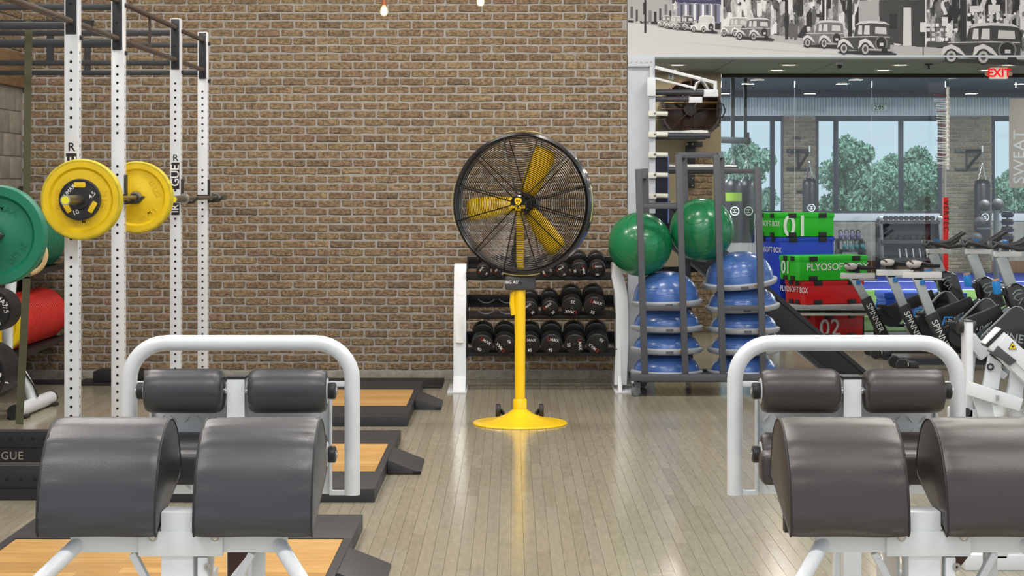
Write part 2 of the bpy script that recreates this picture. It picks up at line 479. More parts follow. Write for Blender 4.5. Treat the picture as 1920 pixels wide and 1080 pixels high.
for yy in (27.4, 30.1, 32.6):
    tl = MB().box(1.5, 13, yy, yy + 0.09, 0.012, 0.014).build('turf_line', m_print_white, None, smooth=False)
    tag(tl, 'white line painted across the turf' + {27.4: ' in the middle of the green', 30.1: ' where green meets blue', 32.6: ' on the blue'}[yy], 'line')
struct(MB().box(1.5, 13, YF - 0.03, YF + 0.02, 0.0, 0.24).build('baseboard_far', mat('brown_base', (112, 76, 48), 0.6), None, smooth=False))
wf = MB().box(1.5, 13, YF, YF + 0.25, 0, ZS0).build('wall_far', m_conc, None, smooth=False); struct(wf)
MB().box(1.5, 13, YF - 0.04, YF + 0.22, ZS0, ZS1).build('sill', m_sill, wf, bevel=0.006)
MB().box(1.5, 13, YF - 0.01, YF + 0.25, ZB0, 3.6).build('band', m_corr, wf, smooth=False)
rb = MB()
xx = 1.5
while xx < 11.5:
    rb.box(xx, xx + 0.028, YF - 0.03, YF - 0.008, ZB0 + 0.02, ZB1); xx += 0.055
stuff(rb.build('corrugation', m_corr, wf, smooth=False))
MB().box(1.5, 13, YF - 0.03, YF + 0.1, ZB1, 3.62).build('upper_fascia', m_studio_ceil, wf, smooth=False)
MB().box(1.5, 13, YF + 0.02, YF + 0.2, ZW1, ZB0).build('window_head', m_frame, wf, smooth=False)
m_brick_far = mat('brick_clay_far', (140, 122, 96), 0.85, var=0.35, vscale=30, bump=0.6, bscale=60,
                  tone=[(116, 104, 84), (134, 121, 98), (148, 134, 108), (124, 108, 86)], stretch=(1, 1, 1.5))
pill = [(1469, 1530), (1766, 1860)]
for a, b in pill:
    xa, xb = SX(a, YF - 0.12), SX(b, YF - 0.12)
    pl = MB().box(xa + 0.01, xb - 0.01, YF - 0.10, YF + 0.25, 0, ZB0).build('wall_pillar', m_mortar, None, smooth=False); struct(pl)
    bricks_joined('brick_rows', pl, brick_layout(xa, xb, 0.02, ZB0), YF - 0.12, 0.03, None, m_brick_far)
    MB().box(xa - 0.008, xa + 0.011, YF - 0.1, YF + 0.2, 0, ZB0).build('edge_shade', mat('shadow_plum', (74, 68, 86), 0.7), pl, smooth=False)  # dark plum strip stands in for shade on the pillar's side
wins = [([1340, 1448, 1469], 2), ([1530, 1567, 1689, 1766], 3), ([1860, 1990, 2060], 4)]
for ed, n in wins:
    xs = [SX(e, YF + 0.1) for e in ed]
    w = MB().box(xs[0], xs[-1], YF + 0.08, YF + 0.14, ZS1, ZS1 + 0.05).build('window_%d' % n, m_frame, None, smooth=False); struct(w)
    MB().box(xs[0], xs[-1], YF + 0.08, YF + 0.14, ZW1 - 0.04, ZW1).build('window_rail', m_frame, w, smooth=False)
    for i, xm in enumerate(xs):
        hw = 0.045
        MB().box(xm - hw, xm + hw, YF + 0.06, YF + 0.14, ZS1, ZW1).build('mullion', m_frame, w, bevel=0.004)
    for a, b in zip(xs, xs[1:]):
        MB().box(a + 0.045, b - 0.045, YF + 0.10, YF + 0.11, ZS1 + 0.05, ZW1 - 0.04).build('pane', m_pane, w, smooth=False)
struct(MB().box(1.5, 13, YG + 0.1, YF + 0.2, 3.52, 3.6).build('ceiling.002', m_studio_ceil, None, smooth=False))

# ---- outside: lawn and trees
m_lawn = mat('lawn', (120, 140, 96), 0.9, var=0.2, vscale=0.4)
struct(MB().box(-20, 60, YF + 0.3, 110, -0.3, -0.1).build('ground_outside', m_lawn, None, smooth=False))
m_leaf = mat('tree_leaves', (128, 160, 140), 0.8, var=0.35, vscale=1.5)  # distance haze is put into this pale leaf colour
m_trunk = mat('tree_bark', (80, 66, 52), 0.9)
def tree(x, y, h, w, label, seed):
    R = random.Random(seed)
    t = thing('tree', label, 'tree', (x, y, -0.1), 'trees outside the tall windows')
    MB().tube([(0, 0, 0), (0.1, 0, h*0.3), (0.0, 0.1, h*0.62)], [0.2, 0.16, 0.06], 8).build('trunk', m_trunk, t, world=False)
    bm = bmesh.new()
    blobs = []
    for k in range(16):
        a = R.uniform(0, 2*PI); rr = R.uniform(0, w*0.42)
        blobs.append((Vector((math.cos(a)*rr, math.sin(a)*rr, h*R.uniform(0.28, 0.86))), R.uniform(0.13, 0.22)*w))
    blobs.append((Vector((0, 0, h*0.88)), 0.16*w))
    for c, r in blobs:
        for k in range(420):
            d = Vector((R.gauss(0, 1), R.gauss(0, 1), R.gauss(0, 1))).normalized()
            p = c + d*r*(R.random()**0.35); s = R.uniform(0.035, 0.09)
            e = Euler((R.uniform(0, 6), R.uniform(0, 6), R.uniform(0, 6))).to_matrix()
            q = [bm.verts.new(p + e @ Vector(v)) for v in ((-s, 0, 0), (0, -s*.6, .02), (s, 0, 0), (0, s*.6, .02))]
            bm.faces.new(q)
    me = bpy.data.meshes.new('foliage'); bm.to_mesh(me); bm.free(); me.materials.append(m_leaf)
    o = bpy.data.objects.new('foliage', me); COL.objects.link(o); o.parent = t; stuff(o)
tree(SX(1585, 46), 46, 3.1, 1.9, 'tallest leafy tree outside the wide window, near the narrow pillar', 1)
tree(SX(1650, 49), 49, 2.35, 2.2, 'round leafy tree in the middle pane of the wide window', 2)
tree(SX(1672, 55), 55, 2.7, 2.2, 'lower tree behind the round one in the wide window', 9)
tree(SX(1722, 47), 47, 2.75, 2.2, 'bushy tree outside the wide window pane next to the wide pillar', 3)
tree(SX(1752, 52), 52, 2.4, 1.8, 'small tree half hidden by the wide brick pillar', 4)
tree(SX(1395, 47), 47, 3.0, 2.0, 'leafy tree outside the window behind the hanging bags', 5)
tree(SX(1895, 46), 46, 2.2, 1.5, 'drooping tree outside the window next to the frosted sign', 6)

# ---- hanging heavy bags
m_bag = mat('bag_black', (30, 31, 36), 0.35)
m_chain = m_chrome
def bag_emblem(parent, x, y, z, r=0.075):
    M = face_front((x, y, z))
    MB().lathe([(r*0.78, 0), (r, 0)], 24, M).build('emblem_ring', m_print_white, parent)
    lettering('H', r*1.2, m_print_white, parent, face_front((x, y, z), PI/2), 'emblem', bold=0.02)
def heavy_bag(px, py_top, py_bot, wpx, Y, label, py_hook, bracket=None, emblem=0.5, stripe=False):
    c = S(px, py_top, Y); r = wpx/2/F*Y; zb = SZ(py_bot, Y); zh = SZ(py_hook, Y)
    t = thing('heavy_bag', label, 'punching bag', (c.x, Y, zb), 'heavy bags hanging in the studio')
    MB().lathe([(0, zb), (r*.92, zb), (r, zb + .03), (r, c.z - .12), (r*.92, c.z - .05), (r*.6, c.z), (0, c.z)], 28, Matrix.Translation((c.x, Y, 0))).build('bag', m_bag, t)
    for k in range(4):
        a = k*PI/2 + 0.5
        p0 = Vector((c.x + math.cos(a)*r*.75, Y + math.sin(a)*r*.75, c.z - 0.05)); p1 = Vector((c.x, Y, c.z + (zh - c.z)*0.6))
        n = 9; pts = [p0.lerp(p1, i/n) + Vector((0.008*(-1)**i, 0, 0)) for i in range(n+1)]
        MB().tube(pts, 0.009, 5).build('chain', m_chain, t)
    n = 6; pts = [Vector((c.x + 0.01*(-1)**i, Y, c.z + (zh + .04 - c.z)*(0.6 + 0.4*i/n))) for i in range(n+1)]
    MB().tube(pts, 0.010, 5).build('chain', m_chain, t)
    if stripe:
        MB().lathe([(r*1.005, c.z - .22), (r*1.005, c.z - .36)], 28, Matrix.Translation((c.x, Y, 0))).build('stripe', mat('lime_band', (120, 150, 30), 0.5), t)
    bag_emblem(t, c.x + r*0.1, Y - r - 0.003, zb + (c.z - zb)*emblem, 0.075)
    return c, zh
def bag_bracket(xc, Yb, zt, zb, Yh, hx, label):
    t = thing('bag_bracket', label, 'bracket', (xc, Yb, zb))
    MB().box(xc - .22, xc + .22, Yb - .04, Yb, zt - .04, zt + .04).build('wall_plate', m_black, t, bevel=.004)
    MB().box(xc - .22, xc + .22, Yb - .04, Yb, zb - .03, zb + .03).build('wall_plate', m_black, t, bevel=.004)
    for k in range(4):
        MB().sphere((xc - .17 + k*.11, Yb - .042, zt), 0.014, 8, 5).build('bolt', m_steel, t)
    MB().bar((xc, Yb - .02, zt), (hx, Yh, zt), .05, .05).build('arm', m_black, t)
    MB().bar((xc, Yb - .02, zb), (hx, Yh, zt), .04, .04).build('strut', m_black, t)
    MB().bar((xc, Yb - .03, zb), (xc, Yb - .03, zt), .04, .03).build('upright', m_black, t)
    MB().cyl((hx, Yh, zt - .03), (hx, Yh, zt + .09), .022, 10).build('hook', m_steel, t)
for (px, w, kw) in ((1518, 27, dict(py_top=334, py_bot=445)), (1842, 30, dict(py_top=336, py_bot=478))):
    Yb = YF - .12; Yh = Yb - .62
    lab = 'black heavy bag with white round emblem hanging on the ' + ('narrow brick pillar' if px < 1600 else 'wide brick pillar')
    c, zh = heavy_bag(px, kw['py_top'], kw['py_bot'], w, Yh, lab, 282)
    xc = SX(1496 if px < 1600 else 1812, Yb)
    bag_bracket(xc, Yb, zh, SZ(317, Yb), Yh, c.x, 'black bolted bag bracket on the ' + ('narrow brick pillar' if px < 1600 else 'wide brick pillar'))
for a, b in ((1488, 256), (1494, 357)):
    tag(MB().box(SX(a, 35.88), SX(a + 13, 35.88), 35.85, 35.882, SZ(b + 5, 35.88), SZ(b, 35.88)).build('junction_box', m_black, None, bevel=.005),
        'small black box on the narrow brick pillar ' + ('above the bracket' if b < 300 else 'beside the bag'), 'box')
YB = 30.6
c, zh = heavy_bag(1374, 336, 455, 34, YB, 'black heavy bag with a lime green band hanging beside the tan pier', 270, stripe=True)
c2, zh2 = heavy_bag(1400, 336, 455, 30, YB + .35, 'plain black heavy bag beside the lime banded one', 270)
t = thing('bag_rail', 'black lettered steel rail carrying the two bags by the tan pier', 'rail', (c.x, YB, zh))
MB().bar((c.x - (c2.x - c.x)*.9, YB - .35*.9, zh + .06), (c2.x + (c2.x - c.x)*.15, YB + .35*1.15, zh + .06), .08, .10).build('beam', m_black, t, bevel=.005)
MB().box(c2.x - .04, c2.x + .04, YB + .31, YB + .39, zh, zh + .2).build('end_post', m_black, t)
MB().bar((c.x, YB, zh + .1), (c.x, YB, 3.52), .06, .06).build('hanger', m_black, t)
MB().bar((c2.x - .02, YB + .35, zh + .1), (c2.x - .02, YB + .35, 3.52), .05, .05).build('hanger', m_black, t)

# ---- wall clock
t = thing('wall_clock', 'digital wall clock reading 2:05 on the white corrugated band', 'clock', (SX(1650, 35.9), 35.93, SZ(208, 35.9)))
MB().box(SX(1636, 35.9), SX(1665, 35.9), 35.92, 35.97, SZ(208.5, 35.9), SZ(195.5, 35.9)).build('case', mat('clock_case', (190, 196, 196), 0.5), t, bevel=.008)
MB().box(SX(1638, 35.9), SX(1663, 35.9), 35.915, 35.925, SZ(207, 35.9), SZ(197, 35.9)).build('display', mat('clock_lcd', (205, 224, 205), 0.4), t, smooth=False)
lettering('2:05', 0.115, m_print_black, t, face_front((SX(1649, 35.9), 35.912, SZ(202, 35.9))), bold=.01)

# ---- dumbbell rack under the wide window
YR = 34.7
t = thing('dumbbell_rack', 'black two tier dumbbell rack under the wide window', 'rack', (SX(1706, YR), YR, 0))
xa, xb = SX(1650, YR), SX(1762, YR)
for xq in (xa, xb):
    MB().prism([(YR - .25, 0), (YR + .25, 0), (YR + .25, 1.0), (YR + .05, 1.1), (YR - .05, 1.1)], 'x', xq - .04, xq + .04).build('side_frame', m_black, t, bevel=.01)
    MB().box(xq - .045, xq + .045, YR - .06, YR + .02, 1.05, 1.12).build('end_cap', m_steel, t, bevel=.01)
MB().box(xa, xb, YR - .08, YR + .24, .98, 1.04).build('shelf', m_black, t)
MB().box(xa, xb, YR - .2, YR + .24, .62, .68).build('shelf', m_black, t)
MB().box(xa, xb, YR + .2, YR + .24, .2, 1.0).build('back_panel', mat('rack_panel', (40, 42, 46), .5), t)
MB().box(xa, xb, YR - .24, YR + .24, .3, .36).build('shelf', m_black, t)
def hexbell(s):
    mb = MB()
    for y0 in (-s*1.3, s*.5):
        mb.lathe([(0, 0), (s*.9, 0), (s, s*.12), (s, s*.68), (s*.9, s*.8), (0, s*.8)], 6, Matrix.Translation((0, y0, 0)) @ Matrix.Rotation(-PI/2, 4, 'X'))
    mb.cyl((0, -s*.6, 0), (0, s*.6, 0), s*.3, 8)
    return mb
hb = hexbell(.046).build('hex_dumbbell', mat('hex_black', (34, 36, 40), .3), None, world=False)
tag(hb, 'small black hex dumbbell on the top tier of the rack under the window', 'dumbbell', 'dumbbells on the studio rack')
for k in range(10):
    o = hb if k == 0 else copy_tree(hb)
    o.location = (xa + .12 + k*(xb - xa - .24)/9, YR + .08, 1.04 + .046)
hb2 = hexbell(.054).build('hex_dumbbell', m_black_gloss, None, world=False)
tag(hb2, 'black hex dumbbell on the middle tier of the rack under the window', 'dumbbell', 'dumbbells on the studio rack, middle')
for k in range(8):
    o = hb2 if k == 0 else copy_tree(hb2)
    o.location = (xa + .14 + k*(xb - xa - .28)/7, YR + .05, .68 + .054)
for k in range(6):
    o = MB().cyl((xa + .35 + k*.125, YR - .12, .36), (xa + .33 + k*.125, YR - .1, .52), .018, 8).build('chrome_handle', m_chrome, None)
    tag(o, 'short chrome handle standing on the lowest tier of the studio rack', 'handle', 'chrome handles on the studio rack')

# ---- kettlebells
YK = 33.5
t = thing('kettlebell_shelf', 'black two step kettlebell stand against the concrete wall', 'stand', (SX(1597, YK), YK, 0))
xa, xb = SX(1570, YK), SX(1620, YK)
MB().box(xa, xb, YK - .2, YK + .05, SZ(472, YK), SZ(467, YK)).build('shelf', m_black, t)
MB().box(xa, xb, YK + .06, YK + .3, SZ(452, YK), SZ(448, YK)).build('shelf', m_black, t)
for xq in (xa + .03, xb - .03):
    MB().box(xq - .025, xq + .025, YK - .2, YK + .3, 0, SZ(472, YK)).build('leg', m_black, t)
    MB().box(xq - .025, xq + .025, YK + .06, YK + .3, SZ(472, YK), SZ(452, YK)).build('post', m_black, t)
def kettlebell(x, y, z, col, label, grp):
    t = thing('kettlebell', label, 'kettlebell', (x, y, z), grp)
    mk = mat('kettle_' + '_'.join(map(str, col)), col, .45)
    MB().lathe([(0, 0), (.035, 0), (.046, .025), (.05, .055), (.04, .09), (0, .105)], 18).build('body', mk, t, world=False)
    MB().tube([(-.03, 0, .085), (-.035, 0, .13), (-.02, 0, .155), (.02, 0, .155), (.035, 0, .13), (.03, 0, .085)], .010, 8).build('handle', m_black, t, world=False)
for k in range(4):
    kettlebell(xa + .09 + k*.105, YK + .17, SZ(448, YK), (84, 70, 104), 'purple kettlebell on the upper step of the kettlebell stand', 'purple kettlebells')
    kettlebell(xa + .12 + k*.105, YK - .08, SZ(467, YK), (36, 84, 88), 'teal kettlebell on the lower step of the kettlebell stand', 'teal kettlebells')

# ---- ball rack by the wide pillar
YM = 31.0
t = thing('ball_tree', 'grey steel ball tree with arms in front of the wide pillar', 'rack', (SX(1868, YM), YM, 0))
MB().cyl((SX(1868, YM), YM, 0.02), (SX(1868, YM), YM, SZ(393.6, YM)), .05, 12).build('post', m_dark_grey, t)
MB().lathe([(0, 0), (.3, 0), (.3, .03), (.06, .06), (0, .06)], 20, Matrix.Translation((SX(1868, YM), YM, 0.012))).build('base', m_dark_grey, t)
for py, pe in ((397.2, 1840), (428.2, 1832), (458.2, 1825)):
    MB().bar((SX(1868, YM), YM, SZ(py, YM)), (SX(pe, YM), YM, SZ(py, YM)), .04, .03).build('arm', m_dark_grey, t)
m_ball_d = mat('medicine_ball_charcoal', (52, 49, 49), .55)
for k, (px, py, lb) in enumerate(((1846, 385, 'charcoal medicine ball on the top arm of the ball tree'), (1871, 383, 'charcoal medicine ball crowning the post of the ball tree'),
                     (1838, 416, 'charcoal medicine ball on the middle arm of the ball tree'), (1831, 446, 'charcoal medicine ball on the lowest arm of the ball tree'))):
    c = S(px, py, YM); r = .095 if k != 1 else .1
    b = thing('medicine_ball', lb, 'ball', c)
    MB().sphere((0, 0, 0), r, 24, 14).build('ball', m_ball_d, b, world=False)
    MB().lathe([(r*1.004, -.005), (r*1.008, 0), (r*1.004, .005)], 28).build('seam', m_black, b, world=False)
t = thing('weight_tower', 'slim black tower of round weights behind the ball tree', 'weights', (SX(1889, 32), 32, 0.012))
MB().cyl((0, 0, 0), (0, 0, 1.2), .02, 8).build('pole', m_black, t, world=False)
MB().lathe([(0, 0), (.14, 0), (.14, .03), (0, .04)], 16).build('base', m_black, t, world=False)
for k in range(6):
    MB().lathe([(0, 0), (.09, .01), (.11, .06), (.09, .11), (0, .12)], 18, Matrix.Translation((0, 0, .5 + k*.125))).build('weight', m_black_gloss, t, world=False)

# ---- blue foam block on the turf
t = thing('foam_block', 'bright blue foam block lying on the green turf behind the bikes', 'box', (SX(1735, 23.8), 23.8, 0.012))
MB().box(SX(1660, 23.6), SX(1812, 23.6), 23.6, 24.2, 0.012, .30).build('body', mat('foam_blue', (20, 72, 214), .5, bump=.1, bscale=8), t, bevel=.02)
MB().box(SX(1658, 23.58), SX(1814, 23.58), 23.58, 24.22, .27, .345).build('lid', mat('foam_blue_lid', (30, 84, 222), .5), t, bevel=.015)
# ================================================================ AISLE BETWEEN BRICK WALL AND GLASS
# ---- exit sign, ceiling camera
YE = 20.2
t = thing('exit_sign', 'white exit sign with red letters hanging from the aisle ceiling', 'sign', (SX(1872, YE), YE, SZ(148, YE)))
MB().box(SX(1856, YE), SX(1889, YE), YE - .03, YE + .03, SZ(148, YE), SZ(127, YE)).build('case', mat('sign_white', (236, 226, 220), .5, emit=(255, 236, 226), estr=.3), t, bevel=.008)
lettering('EXIT', .125, mat('exit_red', (226, 14, 18), .6, emit=(255, 20, 24), estr=.55), t, face_front((SX(1872, YE), YE - .034, SZ(137.5, YE))), bold=.03)
MB().cyl((SX(1872, YE), YE, SZ(127, YE)), (SX(1872, YE), YE, ZC2), .012, 8).build('stem', m_white_dull, t)
for px in (1851, 1894):
    MB().sphere(S(px, 138, YE), .028, 14, 8).build('lamp_head', mat('lamp_head_cream', (206, 196, 178), .4), t)
t = thing('security_camera', 'small white dome camera under the aisle ceiling', 'camera', (SX(1574, 19.6), 19.6, ZC2))
MB().lathe([(0, 0), (.04, 0), (.04, -.03), (0, -.03)], 16).build('mount', m_white_dull, t, world=False)
MB().sphere((0, 0, -.04), .03, 14, 8).build('lens_dome', m_black_gloss, t, world=False)
t = thing('sprinkler_head', 'dark sprinkler head under the aisle ceiling', 'sprinkler', (SX(1741, 19.9), 19.9, ZC2))
MB().lathe([(0, 0), (.045, 0), (.045, -.012), (.012, -.015), (.012, -.05), (.03, -.055), (0, -.06)], 14).build('body', m_black, t, world=False)

# ---- pier: second drum fan, tv mount, outlet
YP = 21.4
c = S(1295, 205, 21.0); R0 = .335
t = thing('drum_fan', 'dark brown drum fan in an angular black yoke on the tan pier', 'fan', (c.x, YP, c.z))
m_brown = mat('drum_brown', (58, 40, 30), .25, coat=.3)
M = axis_y((c.x, 21.12, c.z)) @ Matrix.Rotation(0, 4, 'X')
MB().lathe([(R0*.97, -.2), (R0, -.2), (R0, .18), (R0*1.02, .2), (R0*.95, .2), (R0*.93, -.2)], 48, M).build('drum', m_brown, t)
MB().lathe([(0, -.1), (R0*.94, -.12), (R0*.94, -.1), (0, -.04)], 40, M).build('rear_guard', mat('guard_brown', (74, 50, 36), .3), t)
MB().lathe([(0, .1), (.07, .1), (.08, 0), (.08, -.06), (0, -.06)], 20, M).build('motor', m_black, t)
for k in range(3):
    MB().box(.06, R0*.86, -.06, .06, -.004, .004, M @ Matrix.Rotation(k*2*PI/3 + .3, 4, 'Z') @ Matrix.Rotation(.4, 4, 'X')).build('blade', m_brown, t, bevel=.002)
for k in range(8):
    MB().tube([M @ (Matrix.Rotation(k*PI/4, 4, 'Z') @ Vector(p)) for p in ((.05, 0, .21), (R0, 0, .2))], .006, 5).build('spoke', m_brown, t)
yk = [S(1243, 192, 20.95), S(1245, 238, 20.95), S(1256, 250, 20.95), S(1323, 252, 20.95), S(1347, 232, 20.95), S(1348, 192, 20.95)]
for a, b in zip(yk, yk[1:]):
    MB().bar(a, b, .05, .025, (0, -1, 0)).build('yoke', m_black, t)
MB().cyl(S(1241, 192, 20.95), S(1350, 192, 20.95), .012, 8).build('pivot_rod', mat('brass_dark', (150, 120, 70), .3, metal=.8), t)
MB().bar(S(1290, 251, 20.95), S(1290, 251, YP), .08, .06).build('wall_arm', m_black, t)
MB().tube([S(1348, 192, 20.9), S(1356, 196, 20.9), S(1360, 208, 20.9), S(1355, 219, 20.9), S(1346, 221, 20.9)], .008, 6).build('cable', m_black, t)
t = thing('wall_mount', 'black bolted screen mount plate on the tan pier', 'bracket', (SX(1294, YP), YP, SZ(350, YP)))
MB().box(SX(1285, YP), SX(1303, YP), YP - .045, YP - .005, SZ(318, YP), SZ(274, YP)).build('plate', m_black, t, bevel=.004)
MB().box(SX(1287, YP), SX(1316, YP), YP - .09, YP - .04, SZ(276, YP), SZ(266, YP)).build('arm', m_black, t, bevel=.004)
MB().box(SX(1285, YP), SX(1302, YP), YP - .05, YP - .005, SZ(352, YP), SZ(327, YP)).build('plate', m_black, t, bevel=.004)
for px in (1288.5, 1298.5):
    for py in (334, 348, 270):
        MB().sphere(S(px, py, YP - (.05 if py > 300 else .09)), .012, 8, 5).build('bolt', m_steel, t)
t = thing('power_outlet', 'small white double outlet high on the tan pier', 'outlet', (SX(1258, YP), YP, SZ(149, YP)))
MB().box(SX(1253, YP), SX(1263, YP), YP - .03, YP, SZ(149, YP), SZ(139, YP)).build('plate', m_white_dull, t, bevel=.004)
for py in (142, 146):
    MB().cyl(S(1258, py, YP - .034), S(1258, py, YP - .028), .012, 10).build('socket', m_black, t)

# ---- cable station fixed to the column: arms, pegs, padded levers
YC = YW - .05
xo = SX(1228, YC)
t = thing('cable_station', 'white cable station with dark padded levers and short pegs on the column', 'machine', (xo, YC, .02))
m_peg = mat('peg_cream', (214, 216, 206), .35)
MB().box(xo - .055, xo, YC - .06, YC + .03, SZ(400, YC), SZ(146, YC)).build('upright', m_white_dull, t, bevel=.003)
MB().box(xo - .075, xo, YC - .09, YC - .05, SZ(181, YC), SZ(146, YC)).build('pulley_box', m_white, t, bevel=.006)
MB().bar(S(1228, 126, YC), S(1341, 155, YC), .03, .028).build('top_arm', m_white, t, bevel=.003)
MB().bar(S(1341, 152, YC), S(1341, 172, YC), .03, .028).build('top_arm_end', m_white, t, bevel=.003)
MB().bar(S(1228, 147, YC), S(1306, 166, YC), .025, .02).build('lower_arm', m_white, t, bevel=.003)
MB().tube([S(1302, 170, YC), S(1306, 156, YC), S(1314, 150, YC), S(1321, 156, YC), S(1328, 168, YC)], .018, 10).build('grip_loop', m_steel, t)
m_lever = mat('lever_graphite', (62, 63, 70), .3)
MB().cyl(S(1228, 173, YC), S(1322, 173, YC), .026, 14).build('lever', m_lever, t)
MB().cyl(S(1228, 186, YC), S(1294, 186, YC), .024, 14).build('lever', m_lever, t)
MB().box(SX(1319, YC), SX(1346, YC), YC - .05, YC + .04, SZ(182, YC), SZ(168, YC)).build('lever_end', m_white, t, bevel=.008)
MB().box(SX(1291, YC), SX(1316, YC), YC - .05, YC + .04, SZ(193, YC), SZ(182, YC)).build('lever_end', m_white, t, bevel=.008)
for py, xe in ((253, 1331), (317, 1384)):
    x0 = 1228 if py < 300 else 1253
    MB().cyl(S(x0, py - 5, YC + .03), S(xe - 4, py - 5, YC + .03), .017, 12).build('lever_tube', m_steel, t)
    MB().cyl(S(x0, py + 1, YC), S(xe, py + 1, YC), .026, 14).build('lever', m_lever, t)
    MB().box(SX(x0, YC), SX(xe - 8, YC), YC - .02, YC + .05, SZ(py + 9, YC), SZ(py + 3, YC)).build('lever_pad', m_black, t, bevel=.008)
MB().box(xo, SX(1253, YC), YC + .0, YC + .04, SZ(418, YC), SZ(292, YC)).build('back_panel', mat('navy_panel', (14, 17, 38), .3), t)
MB().box(SX(1252, YC), SX(1254, YC), YC - .004, YC + .044, SZ(418, YC), SZ(292, YC)).build('panel_edge', mat('edge_blue', (90, 118, 190), .4), t)
for k, py in enumerate((213, 252, 290, 328, 367)):
    MB().box(SX(1214, YC), SX(1229, YC), YC - .1, YC - .05, SZ(py + 6, YC), SZ(py - 4, YC)).build('peg_block', m_peg, t, bevel=.004)
    pg = MB().cyl(S(1228, py, YC - .08), S(1252, py + .5, YC - .08), .021, 14).build('peg', m_peg, t)
    MB().sphere(S(1228, py - 1, YC - .1), .012, 8, 6).build('bolt', m_steel, pg)
MB().cyl(S(1236, 219, YC - .06), S(1249, 219, YC - .06), .012, 8).build('small_pin', m_black, t)

# ---- black inclined climber deck behind the ball cart
YI = 17.0
t = thing('inclined_climber', 'black inclined climber deck leaning behind the ball cart', 'machine', (SX(1440, YI), YI, 0))
m_deck = mat('deck_black', (32, 34, 40), .45)
P2 = lambda l: [(SX(a, YI), SZ(b, YI)) for a, b in l]
MB().prism(P2([(1180, 346), (1214, 346), (1623, 699), (1552, 699), (1180, 394)]), 'y', YI - .12, YI + .34).build('deck', m_deck, t, bevel=.006)
MB().bar(S(1215, 347, YI - .13), S(1622, 698, YI - .13), .02, .035).build('edge_rail', m_black, t)
MB().bar(S(1182, 393, YI - .13), S(1553, 698, YI - .13), .02, .035).build('edge_rail', m_black, t)
MB().bar(S(1178, 398, YI + .1), S(1534, 688, YI + .1), .3, .03).build('under_rail', mat('rail_silver', (150, 158, 168), .35), t)
MB().bar(S(1196, 400, YI + .1), (SX(1196, YI + .1), YI + .1, 0), .06, .06).build('support', m_black, t)
MB().bar(S(1290, 485, YI + .2), (SX(1290, YI + .2), YI + .2, 0), .05, .05).build('support', m_black, t)
MB().bar(S(1180, 505, YI + .2), S(1310, 505, YI + .2), .03, .05).build('cross_brace', m_black, t)

# ---- soft plyo boxes and the bench below them
m_pg = mat('vinyl_green', (34, 190, 30), .38, bump=.25, bscale=9)
m_pb = mat('vinyl_blue', (22, 66, 200), .38, bump=.25, bscale=9)
m_pr = mat('vinyl_red', (214, 10, 14), .38, bump=.25, bscale=9)
YAW = math.radians(-21)
def plyo(px_corner, Y, z0, z1, w, d, material, label, texts=()):
    """box whose near left vertical edge stands at photo column px_corner"""
    p = Vector((SX(px_corner, Y), Y, z0))
    t = thing('plyo_box', label, 'box', p, None, -YAW)
    MB().box(0, w, 0, d, 0, z1 - z0).build('body', material, t, world=False, bevel=.018)
    h = z1 - z0
    MB().box(-.006, w + .006, -.006, d + .006, h - .055, h + .004).build('lid', material, t, world=False, bevel=.014)
    for xq in (.12, w - .2):
        for zq in ((h - .05), (0.0)):
            MB().box(xq, xq + .1, -.014, -.004, max(zq - .004, .001), zq + .05).build('strap', m_black, t, world=False, bevel=.002)
    for yq in (.1, d - .18):
        for zq in ((h - .05), (0.0)):
            MB().box(-.014, -.004, yq, yq + .08, max(zq - .004, .001), zq + .05).build('strap', m_black, t, world=False, bevel=.002)
    for (s, size, side, u, v) in texts:
        if side == 'front': M = face_front((u*w, -.011, v*h))
        else: M = face_front((-.011, (1-u)*d, v*h), 0, -PI/2)
        lettering(s, size, m_print_white, t, M, bold=.012, world=False)
    return t
m_bench_g = mat('bench_grey', (150, 156, 158), .35)
YQ = 20.42
t = thing('low_bench', 'low grey steel bench carrying the stacked plyo boxes', 'bench', (SX(1560, YQ), YQ, 0))
zb = SZ(572, YQ)
MB().box(SX(1455, YQ), SX(1655, YQ), YQ - .06, YQ + 1.05, zb - .055, zb).build('top', m_bench_g, t, bevel=.008)
MB().box(SX(1470, YQ), SX(1650, YQ), YQ, YQ + .95, .3 - .02, .31).build('shelf', mat('bench_pale', (206, 206, 198), .4), t, bevel=.006)
for px in (1468, 1645):
    for yy in (YQ + .03, YQ + .95):
        MB().box(SX(px, YQ) - .03, SX(px, YQ) + .03, yy - .03, yy + .03, 0, zb - .05).build('leg', m_black, t)
plyo(1508, YQ + .02, zb, zb + .262, .75, .42, m_pr, 'red plyo box at the bottom of the stack on the bench', (('PLYOSOFT BOX', .085, 'side', .5, .6),))
plyo(1499, YQ - .04, zb + .266, zb + .53, .86, .44, m_pg, 'wide green plyo box with white front lettering on the red one', (('PLYOSOFT BOX', .11, 'front', .55, .55), ('01', .2, 'side', .35, .5)))
plyo(1462, YQ + .5, zb, SZ(445, YQ + .5), .70, .5, m_pb, 'blue plyo box under the green box marked 01', (('PLYOSOFT BOX', .085, 'side', .5, .8),))
plyo(1460, YQ + .48, SZ(445, YQ + .5) + .004, SZ(400, YQ + .5), .71, .52, m_pg, 'topmost green plyo box with large white 01', (('01', .33, 'front', .3, .42), ('PLYOSOFT BOX', .085, 'side', .5, .55)))
for px, py, w_ in ((1561, 424, .15), (1597, 553, .15)):
    pass
t = plyo(1528, YQ + .35, 0.0, .27, .62, .5, m_pr, 'red plyo box with white numerals on the floor under the bench', (('02', .27, 'front', .3, .4),))

